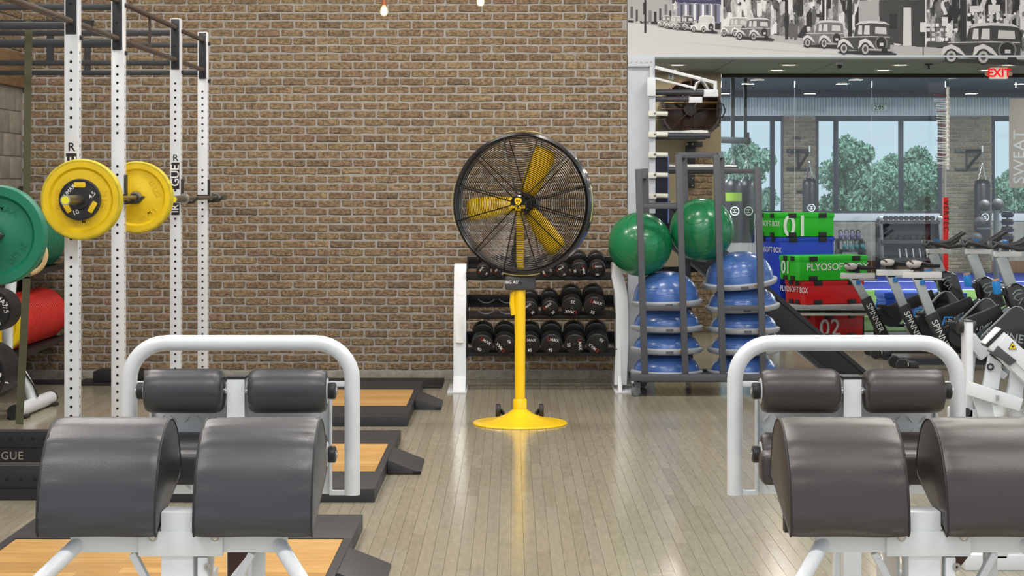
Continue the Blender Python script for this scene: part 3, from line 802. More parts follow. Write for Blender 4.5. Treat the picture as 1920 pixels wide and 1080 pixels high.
# ---- jump tester
YJ = 21.25
t = thing('jump_tester', 'tall jump tester with stacked white vanes and red post by the glass', 'jump tester', (SX(1772, YJ), YJ, 0))
xj = SX(1777, YJ)
m_red = mat('red_paint', (220, 20, 24), .4)
MB().box(SX(1768, YJ), SX(1777, YJ), YJ - .03, YJ + .03, .03, SZ(370, YJ)).build('red_post', m_red, t, bevel=.004)
lettering('VERTEC', .085, m_print_black, t, face_front((SX(1772.5, YJ), YJ - .032, SZ(405, YJ)), -PI/2), spacing=1.25)
MB().lathe([(0, 0), (.28, 0), (.28, .025), (.05, .05), (0, .05)], 24, Matrix.Translation((SX(1772, YJ), YJ, 0))).build('base', m_red, t)
MB().cyl((SX(1772, YJ), YJ, SZ(372, YJ)), (SX(1772, YJ), YJ, SZ(312, YJ)), .014, 10).build('inner_post', m_steel, t)
MB().cyl((xj, YJ, SZ(318, YJ)), (xj, YJ, SZ(163, YJ)), .016, 10).build('vane_post', m_print_white, t)
MB().bar((SX(1772, YJ), YJ, SZ(314, YJ)), (xj, YJ, SZ(314, YJ)), .02, .03).build('link', m_steel, t)
vm = None
m_vane = mat('vane_white', (238, 238, 240), .4); m_vane_r = mat('vane_red', (150, 40, 52), .4)
for k in range(30):
    zk = SZ(181 + k*4.55, YJ); red = k in (0, 6, 12, 18, 24)
    MB().box(xj - .125 - (.03 if k < 3 else 0), xj + .02, YJ - .012, YJ + .012, zk - .004, zk + .004, Matrix.Translation((xj, YJ, zk)) @ Matrix.Rotation(random.uniform(-.05, .16), 4, 'Y') @ Matrix.Translation((-xj, -YJ, -zk))).build('vane', m_vane_r if red else m_vane, t)
for k in range(15):
    MB().sphere((xj, YJ, SZ(183 + k*9, YJ)), .024, 10, 6).build('spacer', m_vane, t)
# ================================================================ POWER RIG ON THE LEFT
XU, XU2 = -2.40, -4.12
YU = [7.05, 8.24, 10.2, 11.39, 13.34, 14.51]
HU = 2.90
rig = thing('power_rig', 'white perforated power rig with dark pull-up bars beside the oak platforms', 'rig', (XU, 10.2, 0))
m_hole = mat('hole_dark', (20, 20, 22), .8)
m_bar_brown = mat('pull_up_bar_brown', (66, 54, 47), .4, var=.15, vscale=12)
m_beam = mat('rig_beam_black', (38, 39, 43), .4)
hw = .0385
def upright(x, y, seen):
    u = MB().box(x - hw, x + hw, y - hw, y + hw, 0, HU).build('upright', m_white, rig, bevel=.006)
    if not seen: return u
    hb = MB(); z = .10; k = 0
    while z < HU - .42:
        if not (abs(z - 1.35) < .03 or 1.86 < z < 2.02):
            hb.cyl((x, y - hw - .0006, z), (x, y - hw + .004, z), .0085, 10)
        hb.cyl((x + hw + .0006, y, z), (x + hw - .004, y, z), .0085, 8)
        z += .0508
    stuff(hb.build('bolt_holes', m_hole, u))
    br = MB().box(x - .03, x + .03, y - hw - .007, y - hw + .001, 2.535, HU - .005).build('bracket', m_beam, rig, bevel=.004)
    for zz in (2.57, HU - .05):
        MB().cyl((x, y - hw - .018, zz), (x, y - hw - .006, zz), .018, 6).build('bolt', m_black, br)
    MB().cyl((x - .002, y - hw - .009, 2.70), (x - .002, y - hw - .006, 2.70), .009, 8).build('slot', m_hole, br)
    for zz in (2.52, HU - .09):
        MB().cyl((x + hw, y, zz), (x + hw + .016, y, zz), .014, 6).build('bolt', m_black, u)
    return u
ups = {}
for i, y in enumerate(YU):
    ups[i] = upright(XU, y, i >= 2)
    upright(XU2, y, False)
    for z in (2.585, 2.80):
        MB().bar((XU2 + hw, y, z), (XU - hw, y, z), .036, .038).build('crossmember', m_beam, rig, bevel=.005)
    if i >= 4 or i == 0:
        MB().box(XU - .90 - .022, XU - .90 + .022, y - .018, y + .018, 2.60, 2.78).build('cross_brace', m_beam, rig)
for a, b in zip(YU, YU[1:]):
    for z in (2.605, 2.835):
        MB().cyl((XU, a - hw - .01, z), (XU, b + (-hw - .006), z), .0175, 14).build('pull_up_bar', m_bar_brown, rig)
        MB().cyl((XU2, a + hw, z), (XU2, b - hw, z), .0175, 10).build('pull_up_bar', m_bar_brown, rig)
    if b - a > 1.5:
        MB().box(XU - .008, XU + .008, (a + b)/2 - .008, (a + b)/2 + .008, 2.605, 2.835).build('bar_tie', m_bar_brown, rig)
# base frame of the near cell
m_base = mat('rig_base_black', (34, 34, 37), .38)
for (y, z0, z1, nm) in ((10.2, .062, .19, 'base_beam'), (11.6, .03, .19, 'base_beam')):
    b = MB().box(XU2 + .06, XU - hw, y - .05, y + .05, z0, z1).build(nm, m_base, rig, bevel=.006)
    hb = MB(); x = XU2 + .1
    while x < XU - .1:
        hb.cyl((x, y - .051, (z0 if y < 11 else .09) + .052), (x, y - .045, (z0 if y < 11 else .09) + .052), .011, 10); x += (.075 if y < 11 else .0705)
    stuff(hb.build('bolt_holes', m_hole, b))
MB().box(XU - .47, XU - .14, 10.14, 10.26, 0, .063).build('base_foot', m_base, rig)
MB().box(XU2 + .2, XU2 + .5, 10.14, 10.26, 0, .063).build('base_foot', m_base, rig)
pl = MB().box(XU2 + .06, XU - hw, 11.53, 11.545, -.0, .085).build('name_plate', m_base, rig)
lettering('ROGUE', .068, mat('plate_grey_print', (150, 148, 140), .5), pl, face_front((SX(5, 11.5), 11.522, SZ(856, 11.5))), bold=.01, spacing=1.1)
# vertical name stickers on two uprights
for i, ztop in ((2, SZ(268, 10.16)), (4, SZ(290, 13.3))):
    y = YU[i] - hw - .002; u = ups[i]
    lettering('R', .066, m_print_black, u, face_front((XU + .002, y, ztop - .024)), bold=.012)
    MB().box(XU - .028, XU + .030, y, y + .001, ztop - .245, ztop - .056).build('sticker', m_print_black, u, smooth=False)
    lettering('GUE', .082, m_print_white, u, face_front((XU + .001, y - .001, ztop - .15), PI/2), bold=.012, spacing=.95)
    MB().box(XU - .028, XU + .030, y, y + .001, ztop - .43, ztop - .345).build('sticker', m_print_black, u, smooth=False)
    lettering('IR', .07, m_print_white, u, face_front((XU + .001, y - .001, ztop - .385), PI/2), bold=.012)
# J-cups
zbar = {0: 1.49, 1: 1.49, 2: 1.636, 3: 1.636, 4: 1.615, 5: 1.615}
for i in range(6):
    y = YU[i]; z = zbar[i]
    jc = MB().box(XU + hw, XU + hw + .012, y - .03, y + .03, z - .03, z + .14).build('j_cup', m_black, rig, bevel=.004)
    MB().prism([(XU + hw, z - .04), (XU + hw + .085, z - .035), (XU + hw + .12, z + .005), (XU + hw + .11, z + .012), (XU + hw + .075, z - .019), (XU + hw, z - .019)], 'y', y - .03, y + .03).build('cradle', m_black, jc, bevel=.003)
    MB().box(XU - hw - .004, XU + hw + .004, y - hw - .012, y - hw, z - .012, z + .022).build('cup_strap', m_black, jc)

# ---- barbells and bumper plates
XB = -2.318
def barbell(y0, y1, z, label, cap=(235, 225, 20)):
    """collars at y0 and y1"""
    t = thing('barbell', label, 'barbell', (XB, (y0 + y1)/2, z), 'barbells racked on the rig')
    MB().cyl((XB, y0, z), (XB, y1, z), .0145, 16).build('shaft', m_bar_steel, t)
    for yc, s in ((y0, -1), (y1, 1)):
        MB().cyl((XB, yc, z), (XB, yc + s*.415, z), .0255, 20).build('sleeve', m_bar_steel, t)
        MB().lathe([(.0145, -.012), (.036, -.012), (.039, -.006), (.039, .010), (.036, .014), (.0255, .014)], 24, axis_y((XB, yc, z))).build('collar', m_steel, t)
        MB().lathe([(0, .002), (.0205, .002), (.0205, -.004)], 20, axis_y((XB, yc + s*.415, z)) if s < 0 else Matrix.Translation((XB, yc + .415, z)) @ Matrix.Rotation(-PI/2, 4, 'X')).build('end_cap', mat('cap_lime', cap, .5), t)
        MB().lathe([(.0205, .001), (.0262, .001), (.0262, -.006)], 20, axis_y((XB, yc + s*.415, z)) if s < 0 else Matrix.Translation((XB, yc + .415, z)) @ Matrix.Rotation(-PI/2, 4, 'X')).build('end_ring', m_steel, t)
    return t
barbell(10.10, 11.50, 1.636, 'barbell with lime end cap loaded with two yellow plates on the rig')
barbell(13.20, 14.62, 1.615, 'unloaded barbell with lime end cap on the rig bay by the brick wall')
barbell(6.95, 8.345, 1.49, 'barbell carrying the big green plate on the rig bay farthest from the wall')
def bumper_mesh(r, th, hub=.0262):
    h = th/2
    return [(hub, -h*.8), (.07, -h*.8), (.085, -h*.55), (r*.74, -h*.55), (r*.80, -h), (r*.97, -h), (r, -h*.75), (r, h*.75), (r*.97, h), (r*.80, h), (r*.74, h*.55), (.085, h*.55), (.07, h*.8), (hub, h*.8), (hub, -h*.8)]
m_by = mat('bumper_yellow', (232, 196, 14), .45, var=.08, vscale=14)
m_by2 = mat('bumper_yellow_scuff', (196, 176, 30), .55, var=.25, vscale=25)
m_bgn = mat('bumper_green', (8, 112, 84), .45, var=.06, vscale=14)
m_brd = mat('bumper_red', (206, 36, 30), .45, var=.06, vscale=14)
def bumper(x, y, z, r, th, material, label, text=None, rim=None, seed=0):
    t = thing('bumper_plate', label, 'weight plate', (x, y, z))
    MB().lathe(bumper_mesh(r, th), 64, axis_y((0, 0, 0))).build('disc', material, t, world=False)
    if rim: MB().lathe([(r*.93, th/2 + .0008), (r*.972, th/2 + .0008), (r*1.002, th*.37), (r*1.002, -th*.37)], 64, axis_y((0, 0, 0))).build('scuffed_rim', rim, t, world=False)
    MB().lathe([(.0262, th*.42), (.045, th*.42), (.045, th*.28)], 28, axis_y((0, 0, 0))).build('hub_ring', material, t, world=False)
    if text:
        for s, ang in text:
            R = r*.56
            M = Matrix.Rotation(0, 4, 'Z') @ face_front((R*math.cos(ang), -th*.275 - .0005, R*math.sin(ang)), ang + (-PI/2))
            lettering(s, r*.19, material, t, M, 'embossed_text', extrude=.0025, world=False, bold=.01)
    return t
bumper(XB, 10.062, 1.636, .218, .062, m_by, 'yellow bumper plate with a small black plate in front of it on the rig', (('UMAX', -PI/2), ('35 LBS', PI), ('35 LBS', 0)), m_by2)
bumper(XB, 11.547, 1.638, .222, .062, m_by, 'yellow bumper plate on the far end of the loaded barbell', (('UMAX', -1.0), ('35 LBS', .5)), m_by2)
bumper(XB - .002, 8.40, 1.49, .226, .075, m_bgn, 'big green bumper plate on the rig bay farthest from the wall', (('UMAX', 1.25), ('25 LBS', -.65)))
bumper(XB, 6.9, 1.49, .226, .075, m_bgn, 'green bumper plate on the outer end of the barbell farthest from the wall')
t = thing('change_plate', 'small black 10 lb plate with grip slots on the loaded barbell', 'weight plate', (XB, 10.017, 1.636))
r = .112
MB().lathe([(.0262, -.012), (.05, -.014), (.055, -.007), (r*.9, -.007), (r*.93, -.012), (r, -.010), (r, .010), (r*.93, .012), (r*.9, .007), (.055, .007), (.05, .014), (.0262, .012), (.0262, -.012)], 48, axis_y((0, 0, 0))).build('disc', mat('urethane_black', (40, 40, 43), .5), t, world=False)
for a in (PI/2, PI/2 + 2*PI/3, PI/2 - 2*PI/3):
    M = face_front((.078*math.cos(a), -.0128, .078*math.sin(a)), a - PI/2)
    MB().prism([(-.030, -.013), (.030, -.013), (.033, 0), (.030, .016), (-.030, .016), (-.033, 0)], 'z', -.006, 0.0, M).build('grip_slot', m_by, t, world=False, bevel=.004)
for s, a, ro, sz in (('UMAX', 2.4, .85, .028), ('4.5', .35, .8, .034), ('10', -1.85, .35, .036)):
    lettering(s, sz, m_print_white, t, face_front((.072*math.cos(a), -.0135, .072*math.sin(a)), ro), world=False, bold=.01)

# ---- gymnastics ring on its olive strap
t = thing('gymnastics_ring', 'wooden gymnastics ring hanging on a long olive strap', 'ring', S(51, 478, 10.62))
m_olive = mat('olive_webbing', (82, 84, 62), .8, bump=.3, bscale=300)
c = S(51, 478, 10.62)
MB().tube([c + Vector((math.cos(a), 0, math.sin(a)))*.106 for a in [2*PI*k/40 for k in range(40)]], .014, 12, closed=True).build('ring', mat('ring_birch', (206, 180, 132), .5, var=.08), t)
MB().bar(S(54, 38, 10.603), S(49, 442, 10.603), .042, .003, (0, -1, 0)).build('strap', m_olive, t)
MB().bar(S(50, 519, 10.60), S(36, 796, 10.60), .044, .003, (0, -1, 0)).build('strap_tail', m_olive, t)
MB().bar(S(49, 442, 10.60), S(50, 522, 10.60), .044, .003, (0, -1, 0)).build('strap_wrap', m_olive, t)
MB().bar((XU2 - .025, 10.62, 2.635), (XU + .025, 10.62, 2.635), .03, .03).build('crossmember', m_beam, rig)
for xq in (XU2, XU): pass

# ---- plate storage rack on the brick wall with its plates
YS0, YS1 = 14.62, 16.3
XS = -3.84
t = thing('plate_storage', 'black wall rack with sloping rails holding red and green plates', 'rack', (XS, 16.2, 0))
MB().box(XS - .025, XS + .025, 16.2, 16.26, 0, 1.7).build('post', m_black, t, bevel=.004)
MB().box(X_L + .02, X_L + .05, 16.2, 16.26, 0, 1.7).build('post', m_black, t)
MB().box(X_L + .02, XS + .1, 16.0, 16.3, 0.0, .012).build('foot_plate', m_black, t)
for z in (.40, 1.02):
    for xq in (XS - .02, X_L + .06):
        MB().bar((xq, YS0 - .0, z - .03), (xq, 16.2, z), .04, .04).build('rail', m_black, t)
    MB().sphere((XS - .0, 16.19, z), .02, 10, 6).build('bolt', m_steel, t)
    MB().bar((X_L + .06, YS0 + .0, z - .03), (XS - .02, YS0 + .0, z - .03), .04, .04).build('rail', m_black, t)
for z in (.40, 1.02):      # inner cradle rails that the plates stand on
    for dx in (-.11, .11):
        MB().bar((XS - .232 + dx, YS0 - .02, z - .022), (XS - .232 + dx, 16.2, z - .022), .04, .04).build('cradle_rail', m_black, t)
    MB().bar((X_L + .03, 16.22, z - .015), (XS, 16.22, z - .015), .04, .04).build('back_rail', m_black, t)
def flat_plate_row(z, mats, ys, r, base_label, names):
    for k, y in enumerate(ys):
        th = .050
        p = thing('bumper_plate', base_label % names[k], 'weight plate', (XS - .237, y, z), base_label % 'stored' if False else None)
        MB().lathe(bumper_mesh(r, th), 48, axis_y((0, 0, 0))).build('disc', mats[k], p, world=False)
        MB().lathe([(r*1.002, -th*.2), (r*1.006, 0), (r*1.002, th*.2)], 48, axis_y((0, 0, 0))).build('rim_seam', mats[k], p, world=False)
n = 26
ys = [YS0 + .06 + k*.0575 for k in range(n)]
for k, y in enumerate(ys):
    mm = m_brd if k > 1 else m_by
    p = thing('bumper_plate', ('red bumper plate in the tight row on the low storage rail' if k > 1 else 'yellow bumper plate squeezed against the first red plate on the rail' if k else 'foremost yellow bumper plate at the open end of the storage rail'), 'weight plate',
              (XS - .232, y, .40 - .02 + .222), 'red plates on the low rail' if k > 1 else None)
    MB().lathe(bumper_mesh(.225, .054), 48, axis_y((0, 0, 0))).build('disc', mm, p, world=False)
ys = [YS0 + .72 + k*.0575 for k in range(13)]
for k, y in enumerate(ys):
    p = thing('bumper_plate', 'green bumper plate in the row on the high storage rail', 'weight plate', (XS - .232, y, 1.02 - .02 + .222), 'green plates on the high rail')
    MB().lathe(bumper_mesh(.225, .054), 48, axis_y((0, 0, 0))).build('disc', m_bgn, p, world=False)

# ---- white plate tree with black plates at the left edge
YT = 13.9
XT = SX(-30, YT)
t = thing('plate_tree', 'white curved plate tree with foot tube and black rubber ends', 'plate tree', (XT, YT, 0))
p0, p1 = S(30, 771, 13.65), S(95, 742, 14.55)
p0.z = .055; p1.z = .055
MB().tube([p0, p1], .052, 18).build('foot_tube', m_white, t)
d = (p1 - p0).normalized()
MB().tube([p0 - d*.05, p0 + d*.012], .054, 16).build('end_cap', m_rubber, t)
MB().tube([p1 - d*.01, p1 + d*.02], .053, 16).build('end_cap', m_rubber, t)
for q in (p0.lerp(p1, .08), p0.lerp(p1, .92)):
    MB().box(q.x - .07, q.x + .07, q.y - .06, q.y + .06, 0, .02).build('rubber_foot', m_rubber, t)
pm = p0.lerp(p1, .5)
MB().tube([pm, pm + Vector((-.03, 0, .12)), pm + Vector((-.10, 0, .24)), pm + Vector((-.20, 0, .36)), pm + Vector((-.2, 0, .6)), pm + Vector((-.16, 0, 1.05))], .042, 14).build('curved_post', m_white, t)
MB().tube([pm + Vector((.036, -.02, .06)), pm + Vector((.01, -.036, .14)), pm + Vector((-.06, -.036, .245))], .008, 6).build('cable_strip', m_rubber, t)
hz = [(.34, .212, -.26), (.80, .155, -.155)]
for z, r_, dx in hz:
    MB().cyl((pm.x + dx, pm.y, z), (pm.x + dx, pm.y - .62, z), .024, 12).build('peg', m_chrome, t)
m_uret = mat('urethane_black_plate', (28, 28, 30), .42)
def black_plate(x, y, z, r, th, label, group, txt=None):
    p = thing('rubber_plate', label, 'weight plate', (x, y, z), group)
    MB().lathe([(.026, -th/2), (.06, -th/2), (.07, -th*.25), (r*.82, -th*.25), (r*.9, -th/2), (r*.97, -th/2), (r, -th*.3), (r, th*.3), (r*.97, th/2), (r*.9, th/2), (r*.82, th*.25), (.07, th*.25), (.06, th/2), (.026, th/2), (.026, -th/2)], 48, axis_y((0, 0, 0))).build('disc', m_uret, p, world=False)
    for k, (s, a, ro, sz) in enumerate(txt or ()):
        lettering(s, sz, m_print_white, p, face_front((r*.66*math.cos(a), -th*.26 - .002, r*.66*math.sin(a)), ro), world=False, bold=.012)
for k in range(7):
    black_plate(pm.x - .26, pm.y - .58 + k*.062, .34, .212, .056, 'large black rubber plate on the low peg of the plate tree', 'large black plates on the plate tree', (('UMAX', .15, -1.0, .085),) if k == 0 else None)
for k in range(5):
    black_plate(pm.x - .155, pm.y - .58 + k*.055, .80, .155, .05, 'small black rubber plate on the high peg of the plate tree', 'small black plates on the plate tree', (('UMAX', .9, -.7, .055), ('4', -1.0, .4, .05), ('7.5', .1, -1.2, .045)) if k == 0 else None)

# ---- lifting platforms
m_oak = mat('platform_oak', (196, 152, 88), .34, var=.2, vscale=3.2, stretch=(1.2, 9, 9), coat=.1,
            tone=[(178, 134, 72), (196, 152, 88), (206, 164, 100), (188, 142, 78)])
m_pf = mat('platform_frame', (42, 42, 46), .5, var=.12, vscale=20)
XPR = -.742
XPL = XU + .05
def platform(y0, y1, label, which):
    t = thing('lifting_platform', label, 'platform', ((XPR + XPL)/2, (y0 + y1)/2, 0))
    H = .075; fr = .042; fl = .62
    MB().box(XPL, XPR, y0, y0 + fl, 0, H).build('frame_rail', m_pf, t, bevel=.006)
    MB().box(XPL, XPR, y1 - fl, y1, 0, H).build('frame_rail', m_pf, t, bevel=.006)
    MB().box(XPR - fr, XPR, y0 + fl + .001, y1 - fl - .001, 0, H).build('side_rail', m_pf, t, bevel=.006)
    MB().box(XPL, XPL + fr, y0 + fl + .001, y1 - fl - .001, 0, H).build('side_rail', m_pf, t, bevel=.006)
    n = 11; a, b = y0 + fl + .004, y1 - fl - .004; w = (b - a)/n
    for k in range(n):
        xs = [XPL + fr + .002, XPL + fr + random.uniform(.4, 1.0), XPR - fr - .002]
        for u, v in zip(xs, xs[1:]):
            MB().box(u, v - .0008, a + k*w, a + (k+1)*w - .0012, .0, H - .006).build('oak_board', m_oak, t, smooth=False, tone=random.random())
    # wedge ramp at the side
    wm = MB(); ya, yb = y0 + .96, y0 + 1.52
    rp = thing('wedge_ramp', 'black rubber wedge ramp against the ' + which, 'ramp', (XPR + .1, (ya + yb)/2, 0))
    x0 = XPR + .004
    MB().prism([(x0, 0.0), (x0 + .195, 0.0), (x0 + .195, .012), (x0 + .012, .085), (x0, .085)], 'y', ya, yb).build('wedge', m_pf, rp, bevel=.004)
    MB().box(x0 + .15, x0 + .2, ya - .002, ya + .01, .004, .022).build('notch', m_hole, rp)
platform(6.88, 9.30, 'oak and black lifting platform farthest from the brick wall', 'platform under the leather pads')
platform(10.08, 12.48, 'oak and black lifting platform in the middle of the row of three', 'middle platform')
platform(13.24, 15.62, 'oak and black lifting platform closest to the brick wall', 'platform closest to the brick wall')
mt = MB().box(-2.6, SX(832, 16.2), 15.7, 16.36, 0, .022).build('floor_mat', m_rubber, None, bevel=.004)
tag(mt, 'thin black rubber mat lying along the foot of the brick wall', 'mat')
bx = thing('storage_block', 'small black foam block on the floor against the brick wall', 'block', (SX(210, 16.1), 16.1, 0))
MB().box(SX(180, 16.1), SX(262, 16.1), 15.98, 16.3, 0.022, .115).build('body', m_rubber, bx, bevel=.01)
MB().box(SX(150, 16.1), SX(268, 16.1), 15.9, 16.32, 0.0, .022).build('base_mat', m_rubber, bx, bevel=.004)
# ================================================================ GLUTE-HAM BENCHES IN FRONT
m_lug = mat('tread_plate', (232, 235, 238), .34)
def wrinkle(u, v, seed):
    return (math.sin(v*9 + seed) * .5 + math.sin(v*17 + seed*2.3) * .35 + math.sin(v*31 + u*3 + seed) * .2)
def ghd(XC, pad_rgb, label, seed):
    t = thing('glute_ham_bench', label, 'bench', (XC, 5.9, 0))
    YH = 6.30
    nm = 'pad_leather_%d' % seed
    m_pad = mat(nm, pad_rgb, .36, var=.06, vscale=5, bump=.12, bscale=260, bdist=.004, spec=.55)
    m_pipe = mat(nm + '_seam', tuple(int(v*.55) for v in pad_rgb), .5)
    # --- hoop handle
    r = .0265; hwid = .376; zt = SZ(643, YH); zb = .672; cr = .125
    pts = [Vector((XC - hwid, YH, zb))]
    for k in range(9):
        a = PI - k/8*PI/2
        pts.append(Vector((XC - hwid + cr + math.cos(a)*cr, YH, zt - cr + math.sin(a)*cr)))
    for k in range(9):
        a = PI/2 - k/8*PI/2
        pts.append(Vector((XC + hwid - cr + math.cos(a)*cr, YH, zt - cr + math.sin(a)*cr)))
    pts.append(Vector((XC + hwid, YH, zb)))
    MB().tube(pts, r, 24).build('hoop_handle', m_white, t)
    # --- tread plate
    pw_, z1 = .303, 1.05
    tp = MB().box(XC - pw_, XC + pw_, YH + .01, YH + .018, zb, z1).build('foot_plate', m_lug, t, bevel=.002)
    lg = MB(); sx_ = .0445; row = 0
    z = zb + .03
    while z < z1 - .015:
        x = XC - pw_ + .03; col = 0
        while x < XC + pw_ - .02:
            sgn = 1 if (row + col) % 2 else -1
            M = Matrix.Translation((x, YH + .010, z)) @ Matrix.Rotation(sgn*math.radians(-48), 4, 'Y')
            a, b, h = .0225, .0072, .009
            v = [(-a, 0, 0), (0, 0, -b), (a, 0, 0), (0, 0, b), (-a*.45, -h, 0), (a*.45, -h, 0)]
            lg._add(v, [(0, 1, 5, 4), (1, 2, 5), (2, 3, 4, 5), (3, 0, 4)], M)
            x += sx_; col += 1
        z += .0445; row += 1
    stuff(lg.build('tread_lugs', m_lug, tp, smooth=False))
    for s in (-1, 1):
        for zz in (1.045, zb + .006):
            MB().box(XC + min(s*.298, s*.392), XC + max(s*.298, s*.392), YH - .006, YH + .016, zz - .008, zz + .008).build('plate_tab', m_white, t, bevel=.003)
        MB().box(XC + s*pw_ - .004, XC + s*pw_ + .004, YH - .012, YH + .018, zb, z1).build('plate_edge', m_white, t, bevel=.002)
    # --- roller post, axles, rollers
    YR_ = 6.20
    MB().box(XC - .030, XC + .030, YR_ - .02, YR_ + .06, .25, 1.075).build('roller_post', m_white, t, bevel=.004)
    MB().box(XC - .032, XC + .032, YR_ - .022, YR_ + .062, 1.074, 1.082).build('post_cap', m_black, t)
    for zz in (1.033, .822):
        MB().cyl((XC - .335, YR_, zz), (XC + .335, YR_, zz), .013, 12).build('axle', m_chrome, t)
        for s in (-1, 1):
            x0 = XC + s*.038; x1 = XC + s*.303; R_ = .0735
            prof = [(.014, 0.0), (.045, .002), (.062, .006), (R_*.95, .016), (R_, .03), (R_*1.005, .09), (R_, .2), (R_*.985, .245), (R_*.9, .26), (.05, .264), (.014, .262)]
            mb = MB(); seg = 40
            M = Matrix.Translation((x0, YR_, zz)) @ Matrix.Rotation(s*PI/2, 4, 'Y')
            mb.lathe(prof, seg, M)
            ax = Vector((1, 0, 0))
            for v in mb.bm.verts:
                h = abs(v.co.x - x0); rad = Vector((0, v.co.y - YR_, v.co.z - zz)); a = math.atan2(rad.z, rad.y)
                e = max(0, 1 - h/.03) + max(0, 1 - (.264 - h)/.02)*.5
                if rad.length > .03: v.co -= rad.normalized()*e*.0035*(1 + math.sin(a*13 + seed))
            rl = mb.build('roller_pad', m_pad, t)
            MB().lathe([(.013, 0), (.026, 0), (.028, .004), (.028, .02), (.022, .024), (.013, .024)], 20, Matrix.Translation((x1 + s*.004, YR_, zz)) @ Matrix.Rotation(s*PI/2, 4, 'Y')).build('lock_collar', m_black, rl)
            MB().lathe([(.028, 0), (.042, .001), (.042, .004), (.028, .005)], 20, Matrix.Translation((x1 - s*.003, YR_, zz)) @ Matrix.Rotation(s*PI/2, 4, 'Y')).build('washer', m_white, rl)
            MB().cyl((x1 + s*.0255, YR_, zz), (x1 + s*.03, YR_, zz), .011, 12).build('axle_end', m_steel, rl)
            for k in range(14):
                a = 2*PI*k/14
                MBp = Vector((x1 + s*.0005, YR_ + math.cos(a)*.05, zz + math.sin(a)*.05))
    # --- thigh pads
    Y0, Z0 = 5.05, .768
    prof = [(.012, -.004), (.0, .012), (.002, .06), (.018, .125), (.048, .185), (.092, .236), (.148, .272), (.21, .289), (.272, .283), (.326, .254), (.365, .21), (.388, .16), (.392, .125), (.375, .105), (.20, .052)]
    fine = []
    for (a, b), (a2, b2), (p0_, q0_), (p3, q3) in zip(prof, prof[1:] + prof[:1], prof[-1:] + prof[:-1], prof[2:] + prof[:2]):
        fine.append((a, b))
        if 1 <= prof.index((a, b)) <= 11:
            for tt in (1/3, 2/3):
                def cr(w0, w1, w2, w3): return .5*(2*w1 + (w2 - w0)*tt + (2*w0 - 5*w1 + 4*w2 - w3)*tt**2 + (3*w1 - w0 - 3*w2 + w3)*tt**3)
                fine.append((cr(p0_, a, a2, p3), cr(q0_, b, b2, q3)))
    prof = fine
    for s in (-1, 1):
        xa, xb = XC + s*.052, XC + s*.372
        if xa > xb: xa, xb = xb, xa
        n = 30; mb = MB(); rings = []
        for i in range(n + 1):
            u = i/n; x = xa + (xb - xa)*u
            endd = min(u, 1-u)
            puff = .006*(1 - math.exp(-endd*14)) - .003
            ring = []
            for kk, (py, pz) in enumerate(prof):
                v = kk/len(prof)
                dy, dz = py - .2, pz - .10; ln = math.hypot(dy, dz)
                wk = wrinkle(u, v*8, seed + s)*.012*math.exp(-(endd*6.5))*(1 - math.exp(-endd*22)) if kk > 1 else 0
                if kk in (0, 1): wk = .002*math.sin(u*7 + seed)
                f = (puff + wk)/ln
                ring.append(mb.bm.verts.new((x, Y0 + py + dy*f, Z0 + pz + dz*f)))
            rings.append(ring)
        m = len(prof)
        for A, B in zip(rings, rings[1:]):
            for kk in range(m): mb.bm.faces.new((A[kk], A[(kk+1) % m], B[(kk+1) % m], B[kk]))
        for ring, dx in ((rings[0], -.006), (rings[-1], .006)):
            c = sum((v.co for v in ring), Vector())/m
            inner = [mb.bm.verts.new(c + (v.co - c)*.8 + Vector((dx, 0, 0))) for v in ring]
            cv = mb.bm.verts.new(c + Vector((dx*1.3, 0, 0)))
            for kk in range(m):
                mb.bm.faces.new((ring[kk], ring[(kk+1) % m], inner[(kk+1) % m], inner[kk])); mb.bm.faces.new((inner[kk], inner[(kk+1) % m], cv))
        seams = [[v.co.copy() for v in rg] for rg in (rings[0], rings[-1])]
        pd = mb.build('thigh_pad', m_pad, t, angle=50)
        for sm in seams:
            cc = sum(sm, Vector())/len(sm)
            MB().tube([cc + (p - cc)*1.003 for p in sm], .0032, 6, closed=True).build('piping', m_pipe, pd)
        # fold lines near the inner seam
        for zf in (.10, .165, .22):
            pass
    # padded bolster behind the thigh pads
    MB().box(XC - .39, XC + .345, 5.50, 5.60, .83, .925).build('rear_bolster', m_pad, t, bevel=.022, seg=3)
    MB().box(XC - .33, XC - .29, 5.46, 5.50, .70, .84).build('bolster_stay', m_black, t)
    MB().box(XC + .29, XC + .33, 5.46, 5.50, .70, .84).build('bolster_stay', m_black, t)
    # --- cross beam under pads
    zc = .739
    MB().box(XC - .295, XC + .295, 5.11, 5.165, zc - .028, zc + .026).build('cross_beam', m_white, t, bevel=.003)
    bp = MB().box(XC - .105, XC + .125, 5.095, 5.11, zc - .036, zc + .032).build('clamp_plate', m_white, t, bevel=.002)
    for xo in (-.065, .105):
        MB().sphere((XC + xo, 5.093, zc + .018), .0125, 14, 8).build('bolt', m_steel, bp)
    for s in (-1, 1):
        MB().box(XC + s*.21 - .09, XC + s*.21 + .09, 5.10, 5.40, zc + .024, zc + .036).build('pad_plate', m_white, t, bevel=.002)
    MB().box(XC - .045, XC + .045, 5.10, 5.19, .09, zc + .085).build('pad_post', m_white, t, bevel=.005)
    MB().box(XC - .031, XC + .031, 5.19, 5.62, .50, .57).build('slide_beam', m_white, t, bevel=.004)
    MB().prism([(5.19, .42), (5.42, .68), (5.42, .715), (5.19, .715)], 'x', XC + .05, XC + .058).build('gusset', m_white, t)
    MB().prism([(5.19, .42), (5.42, .68), (5.42, .715), (5.19, .715)], 'x', XC - .058, XC - .05).build('gusset', m_white, t)
